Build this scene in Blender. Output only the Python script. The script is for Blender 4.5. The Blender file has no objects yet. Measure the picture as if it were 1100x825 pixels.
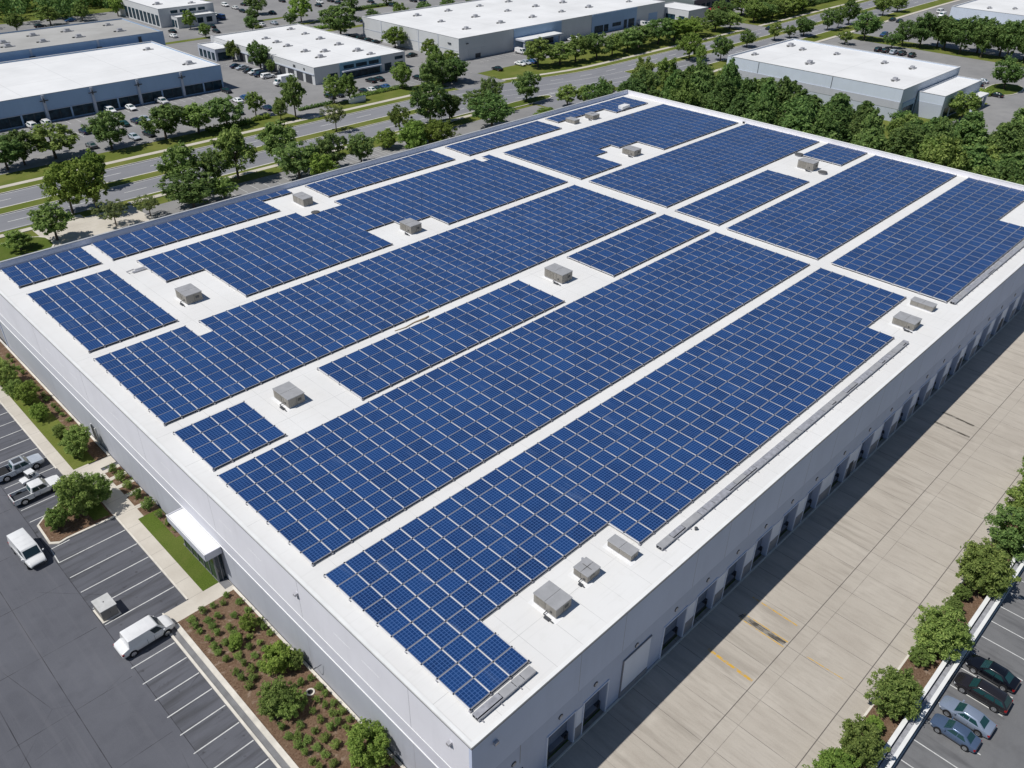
import bpy, bmesh, math, random
from mathutils import Vector, Matrix, Euler

R = random.Random(7)
sc = bpy.context.scene
COL = sc.collection
HC = 66.42                       # camera height above the ground
RZ = 12.42                       # roof height of the warehouse

# ------------------------------------------------------------------ camera
F_PX, PITCH, YAW, ROLL = 887.1345, 0.585022925, 0.775667831, 0.0159689619
fw = Vector((math.cos(YAW)*math.cos(PITCH), math.sin(YAW)*math.cos(PITCH), -math.sin(PITCH)))
rt0 = Vector((math.sin(YAW), -math.cos(YAW), 0)); up0 = rt0.cross(fw)
rt = rt0*math.cos(ROLL) + up0*math.sin(ROLL)
up = up0*math.cos(ROLL) - rt0*math.sin(ROLL)
cam = bpy.data.cameras.new("camera")
cam.sensor_fit = 'HORIZONTAL'; cam.sensor_width = 36.0; cam.lens = 36.0*F_PX/1100.0
cam.clip_start = 0.5; cam.clip_end = 6000
co = bpy.data.objects.new("camera", cam); COL.objects.link(co)
m3 = Matrix((rt, up, -fw)).transposed()
co.matrix_world = Matrix.Translation((0, 0, HC)) @ m3.to_4x4()
sc.camera = co
def screen_x(X, Y, Z=0.0):       # used only to word "from the left" in labels
    d = Vector((X, Y, Z-HC)); return d.dot(rt)/d.dot(fw)

# ------------------------------------------------------------------ light
SX, SY = -0.60, 0.235            # horizontal part of the direction towards the sun, per unit of height
sd = Vector((SX, SY, 1)).normalized()
elev = math.asin(sd.z); azim = math.atan2(sd.x, sd.y)
sun = bpy.data.lights.new("sun", 'SUN'); sun.energy = 5.0; sun.angle = math.radians(0.5); sun.color = (1.0, 0.97, 0.92)
so = bpy.data.objects.new("sun", sun); COL.objects.link(so)
so.rotation_euler = sd.to_track_quat('Z', 'Y').to_euler()
so.location = (60, 60, 200)
w = bpy.data.worlds.new("World"); sc.world = w; w.use_nodes = True
nt = w.node_tree; bg = nt.nodes["Background"]
sky = nt.nodes.new("ShaderNodeTexSky"); sky.sky_type = 'NISHITA'; sky.sun_disc = False
sky.sun_elevation = elev; sky.sun_rotation = azim
sky.air_density = 1.0; sky.dust_density = 0.1; sky.ozone_density = 3.0
nt.links.new(sky.outputs[0], bg.inputs[0]); bg.inputs[1].default_value = 0.07
vs = sc.view_settings
vs.view_transform = 'Standard'; vs.look = 'None'; vs.exposure = -0.36; vs.gamma = 1.0; vs.use_curve_mapping = False

# ------------------------------------------------------------------ node helpers
class NT:
    def __init__(s, name, rough=0.8, spec=0.3, metal=0.0):
        s.mat = bpy.data.materials.new(name); s.mat.use_nodes = True
        s.t = s.mat.node_tree; s.b = s.t.nodes["Principled BSDF"]
        s.b.inputs["Roughness"].default_value = rough
        s.b.inputs["Specular IOR Level"].default_value = spec
        s.b.inputs["Metallic"].default_value = metal
    def n(s, typ, **kw):
        x = s.t.nodes.new(typ)
        for k, v in kw.items(): setattr(x, k, v)
        return x
    def L(s, a, b): s.t.links.new(a, b)
    def M(s, op, a, b=None, c=None):
        x = s.n("ShaderNodeMath", operation=op)
        for i, v in enumerate((a, b, c)):
            if v is None: continue
            if isinstance(v, (int, float)): x.inputs[i].default_value = v
            else: s.L(v, x.inputs[i])
        return x.outputs[0]
    def pos(s):
        if not hasattr(s, '_p'):
            g = s.n("ShaderNodeNewGeometry"); sp = s.n("ShaderNodeSeparateXYZ"); s.L(g.outputs["Position"], sp.inputs[0])
            s._p = (g.outputs["Position"], sp.outputs[0], sp.outputs[1], sp.outputs[2]); s._g = g
        return s._p
    def noise(s, scale, detail=3.0, stretch=None, rough=0.55, vec=None):
        x = s.n("ShaderNodeTexNoise"); x.inputs["Scale"].default_value = scale
        x.inputs["Detail"].default_value = detail; x.inputs["Roughness"].default_value = rough
        v = vec if vec is not None else s.pos()[0]
        if stretch:
            mp = s.n("ShaderNodeMapping"); mp.inputs["Scale"].default_value = stretch
            s.L(v, mp.inputs[0]); v = mp.outputs[0]
        s.L(v, x.inputs["Vector"])
        return x.outputs["Fac"]
    def ramp(s, fac, *stops):
        x = s.n("ShaderNodeValToRGB"); e = x.color_ramp.elements
        while len(e) < len(stops): e.new(0.5)
        for i, (p, c) in enumerate(stops):
            e[i].position = p; e[i].color = (c[0], c[1], c[2], 1) if not isinstance(c, (int, float)) else (c, c, c, 1)
        s.L(fac, x.inputs[0]); return x.outputs[0]
    def mix(s, fac, a, b, mode='MIX'):
        x = s.n("ShaderNodeMix", data_type='RGBA', blend_type=mode)
        for i, v in ((0, fac), (6, a), (7, b)):
            if isinstance(v, (int, float)): x.inputs[i].default_value = v
            elif isinstance(v, tuple): x.inputs[i].default_value = (v[0], v[1], v[2], 1)
            else: s.L(v, x.inputs[i])
        return x.outputs[2]
    def line(s, coord, off, pitch, width):       # 1 inside a thin line that repeats every pitch metres
        f = s.M('FRACT', s.M('DIVIDE', s.M('SUBTRACT', coord, off-width/2), pitch))
        return s.M('LESS_THAN', f, width/pitch)
    def one(s, coord, at, width):                # 1 inside one thin line
        return s.M('LESS_THAN', s.M('ABSOLUTE', s.M('SUBTRACT', coord, at)), width/2)
    def any(s, *fs):
        r = fs[0]
        for f in fs[1:]: r = s.M('MAXIMUM', r, f)
        return r
    def base(s, c):
        if isinstance(c, tuple): s.b.inputs["Base Color"].default_value = (c[0], c[1], c[2], 1)
        else: s.L(c, s.b.inputs["Base Color"])
        return s
    def bump(s, h, strength=0.3, dist=0.02):
        x = s.n("ShaderNodeBump"); x.inputs["Strength"].default_value = strength; x.inputs["Distance"].default_value = dist
        s.L(h, x.inputs["Height"]); s.L(x.outputs[0], s.b.inputs["Normal"]); return s

def mottled(name, c, var=0.15, scale=1.5, rough=0.8, spec=0.3, metal=0.0, stretch=None):
    a = NT(name, rough, spec, metal)
    f = a.noise(scale, 4, stretch)
    lo = tuple(x*(1-var) for x in c); hi = tuple(min(1, x*(1+var)) for x in c)
    a.base(a.ramp(f, (0.3, lo), (0.7, hi))); return a.mat

MT = {}
# white roofing membrane: seams, faint dirt
a = NT('roof_membrane', 0.75, 0.25)
P, x, y, z = a.pos()
d1 = a.noise(0.09, 5); d2 = a.noise(0.9, 4); d3 = a.noise(2.0, 3, (0.12, 1.6, 1))
c = a.ramp(d1, (0.3, (0.72, 0.71, 0.695)), (0.65, (0.78, 0.775, 0.765)))
c = a.mix(a.ramp(d2, (0.55, 0), (0.9, 0.35)), c, (0.62, 0.61, 0.58))
c = a.mix(a.ramp(d3, (0.56, 0), (0.85, 0.34)), c, (0.58, 0.57, 0.55))
sm = a.M('MULTIPLY', a.any(a.line(x, 23.3, 3.05, 0.05), a.one(y, 57.2, .06), a.one(y, 30.6, .06), a.one(y, 69.4, .06), a.one(y, 75.9, .06), a.one(y, 97.3, .06), a.one(y, 120.9, .06)),
       a.ramp(a.noise(0.35, 3), (0.34, 0.15), (0.6, 0.75)))
c = a.mix(sm, c, (0.50, 0.50, 0.49)); a.base(c); MT['roof'] = a.mat
a = NT('far_roof_membrane', 0.8, 0.2)
d1 = a.noise(0.07, 4); d2 = a.noise(0.6, 4)
c = a.ramp(d1, (0.3, (0.70, 0.70, 0.70)), (0.65, (0.80, 0.80, 0.80)))
c = a.mix(a.ramp(d2, (0.55, 0), (0.9, 0.3)), c, (0.6, 0.59, 0.57))
P, x, y, z = a.pos()
c = a.mix(a.M('MULTIPLY', a.any(a.line(x, 3, 16.3, 0.25), a.line(y, 5, 21.7, 0.25)), 0.3), c, (0.45, 0.45, 0.45))
a.base(c); MT['far_roof'] = a.mat
a = NT('grey_gravel_roof', 0.95, 0.1)
d1 = a.noise(0.08, 5); d2 = a.noise(0.5, 4, (0.2, 1.4, 1))
c = a.ramp(d1, (0.3, (0.36, 0.355, 0.34)), (0.65, (0.46, 0.455, 0.44)))
c = a.mix(a.ramp(d2, (0.55, 0), (0.8, 0.4)), c, (0.27, 0.265, 0.25)); a.base(c); MT['grey_roof'] = a.mat

# painted tilt-up concrete walls
def wall_mat(name, c, streak=0.10):
    a = NT(name, 0.7, 0.3)
    f = a.noise(0.22, 4); g = a.noise(1.1, 4, (1.0, 1.0, 0.12))
    lo = tuple(v*0.93 for v in c); k = a.ramp(f, (0.3, lo), (0.7, c))
    k = a.mix(a.ramp(g, (0.5, 0), (0.85, streak*2.2)), k, tuple(v*0.72 for v in c))
    a.base(k); return a.mat
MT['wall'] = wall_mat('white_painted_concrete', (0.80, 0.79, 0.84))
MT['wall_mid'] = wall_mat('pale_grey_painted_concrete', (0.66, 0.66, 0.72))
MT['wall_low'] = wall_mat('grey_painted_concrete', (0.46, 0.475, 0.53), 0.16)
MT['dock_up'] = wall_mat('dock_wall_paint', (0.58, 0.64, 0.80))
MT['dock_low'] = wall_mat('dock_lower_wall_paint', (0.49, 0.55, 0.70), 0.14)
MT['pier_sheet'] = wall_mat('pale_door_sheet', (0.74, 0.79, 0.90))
MT['plinth'] = wall_mat('dark_plinth_paint', (0.27, 0.28, 0.31), 0.2)
MT['joint'] = mottled('wall_joint', (0.36, 0.36, 0.38), 0.1)
MT['trim_white'] = mottled('white_trim', (0.82, 0.82, 0.82), 0.05)
MT['coping'] = mottled('white_metal_coping', (0.80, 0.80, 0.79), 0.05, 0.8, 0.45)
MT['coping_grey'] = mottled('grey_metal_coping', (0.44, 0.45, 0.47), 0.08, 0.8, 0.45)
MT['drip'] = mottled('grey_metal_edge', (0.26, 0.26, 0.28), 0.08, 0.8, 0.5)
MT['fargrey'] = wall_mat('far_grey_wall', (0.60, 0.61, 0.62))
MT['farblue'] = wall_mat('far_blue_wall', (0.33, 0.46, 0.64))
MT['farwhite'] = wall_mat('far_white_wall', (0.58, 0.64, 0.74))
MT['farband'] = wall_mat('far_band_wall', (0.46, 0.50, 0.58))
MT['farteal'] = wall_mat('far_teal_wall', (0.20, 0.36, 0.46))
MT['fardark'] = wall_mat('far_dark_green_wall', (0.16, 0.19, 0.19))
MT['red'] = mottled('red_awning_cloth', (0.42, 0.04, 0.06), 0.2, 1.0)

# metals, plastics, glass
MT['hvac'] = mottled('hvac_painted_sheet', (0.275, 0.258, 0.232), 0.10, 1.6, 0.5, 0.4, 0.1, (1, 1, 0.3))
MT['hvac_top'] = mottled('hvac_lid_sheet', (0.40, 0.40, 0.41), 0.10, 1.1, 0.5, 0.4, 0.15)
MT['hvac_dark'] = mottled('hvac_grille', (0.10, 0.10, 0.10), 0.3, 8, 0.6)
MT['hvac_louvre'] = mottled('hvac_louvre', (0.23, 0.215, 0.19), 0.15, 3, 0.6, 0.4, 0.1)
MT['alu_lid'] = mottled('pale_grey_lid', (0.52, 0.52, 0.51), 0.1, 1.5, 0.6)
MT['galv'] = mottled('galvanised_steel', (0.47, 0.47, 0.50), 0.22, 2.2, 0.45, 0.4, 0.35)
MT['alu'] = mottled('aluminium_frame', (0.72, 0.73, 0.75), 0.06, 3, 0.4, 0.5, 0.2)
MT['frame'] = mottled('anodised_panel_frame', (0.26, 0.27, 0.31), 0.08, 3, 0.4, 0.5, 0.2)
MT['rail'] = mottled('aluminium_rail', (0.74, 0.74, 0.76), 0.05, 2, 0.45, 0.5, 0.1)
MT['rail_grey'] = mottled('grey_clamp_rail', (0.38, 0.38, 0.41), 0.1, 2, 0.5, 0.4, 0.3)
MT['black'] = mottled('black_rubber', (0.018, 0.018, 0.02), 0.2, 6, 0.7)
MT['dark'] = mottled('dark_metal', (0.06, 0.065, 0.075), 0.2, 2, 0.5)
MT['doorblue'] = mottled('blue_grey_door_panel', (0.17, 0.21, 0.29), 0.12, 0.9, 0.5)
MT['chrome'] = mottled('alloy', (0.62, 0.63, 0.65), 0.05, 6, 0.25, 0.6, 0.8)
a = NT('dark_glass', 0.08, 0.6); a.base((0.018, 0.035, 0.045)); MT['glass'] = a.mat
a = NT('teal_car_glass', 0.06, 0.7); a.base((0.015, 0.055, 0.06)); MT['carglass'] = a.mat
a = NT('blue_window_glass', 0.22, 0.15)
f = a.noise(0.8, 2); a.base(a.ramp(f, (0.35, (0.006, 0.020, 0.032)), (0.7, (0.025, 0.060, 0.085)))); MT['winglass'] = a.mat
a = NT('red_lamp', 0.2, 0.5); a.base((0.30, 0.01, 0.012)); MT['tail'] = a.mat
a = NT('clear_lamp', 0.1, 0.6); a.base((0.7, 0.72, 0.75)); MT['head'] = a.mat
def paint(name, c, metal=0.0, rough=0.25):
    a = NT(name, rough, 0.5, metal); a.b.inputs["Coat Weight"].default_value = 0.6; a.b.inputs["Coat Roughness"].default_value = 0.05
    f = a.noise(1.3, 3); a.base(a.ramp(f, (0.3, tuple(v*0.93 for v in c)), (0.7, c))); return a.mat
MT['p_white'] = paint('white_car_paint', (0.80, 0.80, 0.80))
MT['p_white_shade'] = paint('shade_tinted_car_paint', (0.52, 0.56, 0.62), 0.15)  # white truck body with the blue-grey of its shaded sides put into the paint
MT['p_black'] = paint('black_car_paint', (0.006, 0.007, 0.011))
MT['p_brown'] = paint('charcoal_car_paint', (0.020, 0.018, 0.021))
MT['p_silver'] = paint('silver_blue_car_paint', (0.30, 0.36, 0.47), 0.3)
MT['p_steel'] = paint('steel_blue_car_paint', (0.10, 0.15, 0.25), 0.3)
a = NT('far_car_paint', 0.25, 0.5); oi = a.n("ShaderNodeObjectInfo"); a.base(oi.outputs["Color"]); MT['p_obj'] = a.mat

# solar cells: UV 0..1 on every panel
a = NT('solar_cells', 0.16, 0.28)
uv = a.n("ShaderNodeUVMap"); uv.uv_map = 'UVMap'; sp = a.n("ShaderNodeSeparateXYZ"); a.L(uv.outputs[0], sp.inputs[0])
U, V = sp.outputs[0], sp.outputs[1]
P, x, y, z = a.pos()
ln = a.any(a.line(U, 0.0, 1/6, 0.030), a.line(V, 0.0, 1/6, 0.030))
fine = a.any(a.line(U, 0.0, 1/18, 0.016), a.line(V, 0.0, 1/24, 0.012))
oi = a.n("ShaderNodeObjectInfo")
rnd = a.M('FRACT', a.M('ADD', oi.outputs["Random"], a._g.outputs["Random Per Island"]))
big = a.noise(0.16, 4); vor = a.n("ShaderNodeTexVoronoi"); vor.inputs["Scale"].default_value = 3.2; a.L(P, vor.inputs["Vector"])
blot = a.noise(2.6, 3)
c = a.ramp(rnd, (0.0, (0.0014, 0.0095, 0.054)), (0.7, (0.0030, 0.0200, 0.095)), (1.0, (0.0065, 0.034, 0.135)))
vs_ = a.n("ShaderNodeSeparateColor"); a.L(vor.outputs["Color"], vs_.inputs[0])
c = a.mix(a.M('MULTIPLY', vs_.outputs[0], 0.34), c, (0.007, 0.044, 0.16))
c = a.mix(a.ramp(big, (0.42, 0.0), (0.72, 0.60)), c, (0.009, 0.046, 0.160))  # varying sky reflection painted in as broad paler blue patches
c = a.mix(a.ramp(blot, (0.6, 0.0), (0.8, 0.30)), c, (0.003, 0.012, 0.050))
c = a.mix(a.M('MULTIPLY', fine, 0.30), c, (0.05, 0.13, 0.34))
c = a.mix(a.M('MULTIPLY', ln, 0.50), c, (0.10, 0.20, 0.46))
dust_glare = a.noise(0.5, 4, (1.6, 0.35, 1))
c = a.mix(a.ramp(dust_glare, (0.62, 0.0), (0.8, 0.26)), c, (0.22, 0.29, 0.42))  # pale streaks: dust plus glare painted into the cell colour
a.base(c)
rr = a.ramp(a.noise(0.7, 3), (0.3, 0.12), (0.7, 0.26)); a.L(rr, a.b.inputs["Roughness"])
MT['cells'] = a.mat

# ground materials
a = NT('asphalt', 0.9, 0.2)
d1 = a.noise(0.09, 5); d2 = a.noise(28, 2); d3 = a.noise(0.5, 5); d4 = a.noise(0.75, 4, (0.18, 1.6, 1)); P, x, y, z = a.pos()
c = a.ramp(d1, (0.3, (0.088, 0.091, 0.108)), (0.7, (0.122, 0.126, 0.146)))
c = a.mix(a.ramp(d2, (0.35, 0), (0.75, 0.30)), c, (0.20, 0.20, 0.21))
c = a.mix(a.ramp(d3, (0.5, 0), (0.8, 0.45)), c, (0.075, 0.078, 0.092))
lot = a.M('MULTIPLY', a.M('GREATER_THAN', x, 11.0), a.M('LESS_THAN', x, 19.0))
c = a.mix(a.M('MULTIPLY', a.ramp(d4, (0.48, 0), (0.75, 0.8)), lot), c, (0.055, 0.056, 0.060))
jn = a.any(a.one(x, 5.25, 0.07), a.one(x, 0.4, 0.07), a.one(x, 11.05, 0.06))
c = a.mix(a.M('MULTIPLY', jn, a.ramp(a.noise(0.4, 3), (0.3, 0.25), (0.6, 0.85))), c, (0.026, 0.026, 0.03))
jc = a.M('MULTIPLY', a.line(y, 59.8, 8.1, 0.06), a.M('LESS_THAN', x, 10.5))
c = a.mix(a.M('MULTIPLY', jc, a.ramp(a.noise(0.3, 3), (0.38, 0.1), (0.6, 0.8))), c, (0.028, 0.028, 0.032))
vc = a.n("ShaderNodeTexVoronoi"); vc.feature = 'DISTANCE_TO_EDGE'; vc.inputs["Scale"].default_value = 0.085; a.L(P, vc.inputs["Vector"])
crk = a.M('MULTIPLY', a.M('LESS_THAN', vc.outputs["Distance"], 0.0022), a.ramp(a.noise(0.12, 3), (0.48, 0), (0.6, 0.55)))
c = a.mix(crk, c, (0.03, 0.03, 0.034))
spot = a.noise(1.1, 2); c = a.mix(a.M('MULTIPLY', a.ramp(spot, (0.66, 0), (0.74, 0.55)), lot), c, (0.035, 0.035, 0.037))
tyre = a.noise(0.9, 3, (1.8, 0.05, 1)); c = a.mix(a.M('MULTIPLY', a.ramp(tyre, (0.52, 0), (0.75, 0.35)), a.M('LESS_THAN', x, 10.8)), c, (0.16, 0.16, 0.175))
a.base(c); a.bump(d2, 0.25, 0.01); MT['asphalt'] = a.mat
a = NT('old_asphalt', 0.9, 0.2)
d1 = a.noise(0.06, 5); d2 = a.noise(20, 2); d3 = a.noise(0.35, 5)
c = a.ramp(d1, (0.3, (0.215, 0.213, 0.215)), (0.7, (0.300, 0.295, 0.292)))
c = a.mix(a.ramp(d2, (0.35, 0), (0.75, 0.22)), c, (0.36, 0.355, 0.35)); c = a.mix(a.ramp(d3, (0.5, 0), (0.8, 0.45)), c, (0.175, 0.175, 0.18))
a.base(c); MT['lot'] = a.mat
a = NT('worn_asphalt', 0.9, 0.2)
d1 = a.noise(0.10, 5); d2 = a.noise(22, 2); d3 = a.noise(0.7, 5); d4 = a.noise(1.0, 4, (1.6, 0.2, 1)); P, x, y, z = a.pos()
c = a.ramp(d1, (0.3, (0.135, 0.137, 0.143)), (0.7, (0.19, 0.19, 0.194)))
c = a.mix(a.ramp(d2, (0.35, 0), (0.75, 0.25)), c, (0.27, 0.27, 0.27)); c = a.mix(a.ramp(d3, (0.5, 0), (0.8, 0.5)), c, (0.11, 0.11, 0.115))
c = a.mix(a.M('MULTIPLY', a.ramp(d4, (0.5, 0), (0.75, 0.6)), a.M('GREATER_THAN', y, 0.0)), c, (0.075, 0.075, 0.08)); a.base(c); MT['lot_worn'] = a.mat
a = NT('road_asphalt', 0.9, 0.2)
d1 = a.noise(0.05, 5); d2 = a.noise(16, 2); d3 = a.noise(0.6, 4, (0.06, 1.2, 1))
c = a.ramp(d1, (0.3, (0.205, 0.208, 0.226)), (0.7, (0.262, 0.265, 0.285)))
c = a.mix(a.ramp(d3, (0.45, 0), (0.75, 0.45)), c, (0.165, 0.168, 0.182)); c = a.mix(a.ramp(d2, (0.4, 0), (0.8, 0.2)), c, (0.34, 0.34, 0.36))
a.base(c); MT['road'] = a.mat
a = NT('dock_concrete', 0.85, 0.25)
P, x, y, z = a.pos()
d1 = a.noise(0.07, 5); d2 = a.noise(0.8, 6, (1.0, 0.22, 1), 0.65); d3 = a.noise(9, 3); d4 = a.noise(2.2, 5, (1.6, 0.16, 1), 0.65); d5 = a.noise(0.28, 5)
c = a.ramp(d1, (0.3, (0.425, 0.385, 0.332)), (0.7, (0.51, 0.465, 0.405)))
slab = a.n("ShaderNodeTexWhiteNoise"); cv = a.n("ShaderNodeCombineXYZ")
a.L(a.M('FLOOR', a.M('DIVIDE', a.M('SUBTRACT', x, 50.6), 3.7)), cv.inputs[0]); a.L(a.M('FLOOR', a.M('DIVIDE', a.M('SUBTRACT', y, 0.8), 5.78)), cv.inputs[1])
a.L(cv.outputs[0], slab.inputs[0])
c = a.mix(a.M('MULTIPLY', slab.outputs[0], 0.42), c, (0.42, 0.375, 0.32))
c = a.mix(a.ramp(d2, (0.45, 0), (0.80, 0.55)), c, (0.315, 0.275, 0.232))
c = a.mix(a.ramp(d4, (0.50, 0), (0.80, 0.50)), c, (0.27, 0.235, 0.198))
c = a.mix(a.ramp(d5, (0.6, 0), (0.8, 0.4)), c, (0.60, 0.55, 0.48))
c = a.mix(a.ramp(d3, (0.4, 0), (0.8, 0.22)), c, (0.62, 0.57, 0.50))
wear = a.M('MULTIPLY', a.M('GREATER_THAN', y, 18.3), a.ramp(a.noise(0.8, 4, (1.2, 0.14, 1)), (0.50, 0), (0.76, 0.5)))
c = a.mix(wear, c, (0.20, 0.175, 0.145))
jn = a.any(a.one(y, 18.15, 0.085), a.one(y, 11.05, 0.085))
j2 = a.M('MULTIPLY', a.any(a.one(y, 16.75, 0.05)), a.ramp(a.noise(0.4, 3), (0.35, 0.35), (0.6, 0.9)))
jx = a.line(x, 50.6, 3.7, 0.06); jx = a.M('MULTIPLY', jx, a.ramp(a.noise(0.3, 3), (0.32, 0.25), (0.55, 0.95)))
c = a.mix(a.M('MULTIPLY', jn, 0.85), c, (0.09, 0.08, 0.075)); c = a.mix(a.M('MULTIPLY', a.any(j2, jx), 0.75), c, (0.12, 0.11, 0.10))
a.base(c); MT['concrete'] = a.mat
a = NT('pale_path_concrete', 0.85, 0.25)
P, x, y, z = a.pos(); d1 = a.noise(0.3, 5); d2 = a.noise(6, 3)
c = a.ramp(d1, (0.3, (0.52, 0.475, 0.41)), (0.7, (0.62, 0.575, 0.505))); c = a.mix(a.ramp(d2, (0.45, 0), (0.8, 0.25)), c, (0.45, 0.41, 0.35))
c = a.mix(a.M('MULTIPLY', a.line(y, 64.8, 2.9, 0.05), 0.6), c, (0.2, 0.19, 0.17)); a.base(c); MT['path'] = a.mat
MT['kerb'] = mottled('kerb_concrete', (0.66, 0.62, 0.55), 0.14, 0.9, 0.85)
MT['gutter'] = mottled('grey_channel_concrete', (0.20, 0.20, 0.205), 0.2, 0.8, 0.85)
a = NT('white_road_paint', 0.85, 0.2)
f = a.noise(1.4, 5); g = a.noise(9, 3); c = a.ramp(f, (0.3, (0.50, 0.50, 0.49)), (0.65, (0.70, 0.70, 0.68))); c = a.mix(a.ramp(g, (0.55, 0), (0.75, 0.5)), c, (0.28, 0.28, 0.29)); a.base(c); MT['paint'] = a.mat
a = NT('worn_yellow_paint', 0.8, 0.2)
f = a.noise(2.2, 4); a.base(a.ramp(f, (0.38, (0.40, 0.36, 0.30)), (0.5, (0.60, 0.36, 0.06)), (0.7, (0.68, 0.40, 0.05)))); MT['yellow'] = a.mat
a = NT('oil_stain', 0.6, 0.3)
f = a.noise(1.8, 4, (2, 0.5, 1)); a.base(a.ramp(f, (0.38, (0.30, 0.275, 0.24)), (0.55, (0.09, 0.08, 0.065)))); MT['oil'] = a.mat
def grass_mat(name, lo, hi, dry):
    a = NT(name, 0.95, 0.1)
    d1 = a.noise(0.15, 5); d2 = a.noise(7, 4); d3 = a.noise(0.5, 5)
    c = a.ramp(d2, (0.3, lo), (0.7, hi)); c = a.mix(a.ramp(d1, (0.45, 0), (0.75, 0.6)), c, dry); c = a.mix(a.ramp(d3, (0.6, 0), (0.8, 0.45)), c, dry)
    a.base(c); a.bump(d2, 0.6, 0.05); return a.mat
MT['grass'] = grass_mat('verge_grass', (0.085, 0.112, 0.020), (0.160, 0.195, 0.040), (0.24, 0.225, 0.075))
MT['lawn'] = grass_mat('lawn_grass', (0.060, 0.095, 0.015), (0.115, 0.160, 0.028), (0.17, 0.17, 0.055))
a = NT('brown_mulch', 0.95, 0.1)
d1 = a.noise(0.5, 5); d2 = a.noise(6, 5); d3 = a.noise(1.6, 4)
c = a.ramp(d2, (0.3, (0.095, 0.055, 0.034)), (0.7, (0.215, 0.142, 0.096))); c = a.mix(a.ramp(d1, (0.5, 0), (0.75, 0.5)), c, (0.21, 0.15, 0.10))
c = a.mix(a.ramp(d3, (0.58, 0), (0.70, 0.6)), c, (0.35, 0.27, 0.21)); a.base(c); a.bump(d2, 0.7, 0.06); MT['mulch'] = a.mat
MT['dirt'] = mottled('bare_dirt', (0.36, 0.29, 0.20), 0.2, 0.3, 0.95, 0.1)

def leaf_mat(name, c0, c1, c2):
    a = NT(name, 0.65, 0.2)
    a.pos(); oi = a.n("ShaderNodeObjectInfo")
    r = a.ramp(a._g.outputs["Random Per Island"], (0.0, c0), (0.55, c1), (1.0, c2))
    hs = a.n("ShaderNodeHueSaturation"); hs.inputs["Saturation"].default_value = 0.93
    a.L(a.M('ADD', 0.490, a.M('MULTIPLY', oi.outputs["Random"], 0.024)), hs.inputs["Hue"])
    a.L(a.M('ADD', 1.12, a.M('MULTIPLY', a.M('FRACT', a.M('MULTIPLY', oi.outputs["Random"], 7.31)), 0.62)), hs.inputs["Value"]); a.L(r, hs.inputs["Color"])
    a.L(hs.outputs[0], a.b.inputs["Base Color"])
    tr = a.n("ShaderNodeBsdfTranslucent"); a.L(hs.outputs[0], tr.inputs[0])
    mx = a.n("ShaderNodeMixShader"); mx.inputs[0].default_value = 0.42
    a.L(a.b.outputs[0], mx.inputs[1]); a.L(tr.outputs[0], mx.inputs[2])
    a.L(mx.outputs[0], a.t.nodes["Material Output"].inputs[0]); return a.mat
MT['leaf'] = leaf_mat('green_leaves', (0.085, 0.138, 0.026), (0.155, 0.222, 0.044), (0.260, 0.330, 0.078))
MT['leaf_dark'] = leaf_mat('dark_green_leaves', (0.058, 0.108, 0.026), (0.102, 0.170, 0.040), (0.185, 0.262, 0.065))
MT['leaf_lime'] = leaf_mat('lime_leaves', (0.090, 0.150, 0.018), (0.155, 0.235, 0.032), (0.25, 0.33, 0.055))
MT['leaf_olive'] = leaf_mat('olive_leaves', (0.07, 0.095, 0.03), (0.115, 0.145, 0.045), (0.18, 0.205, 0.07))
MT['bark'] = mottled('bark', (0.10, 0.080, 0.062), 0.3, 3, 0.95)

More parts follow.
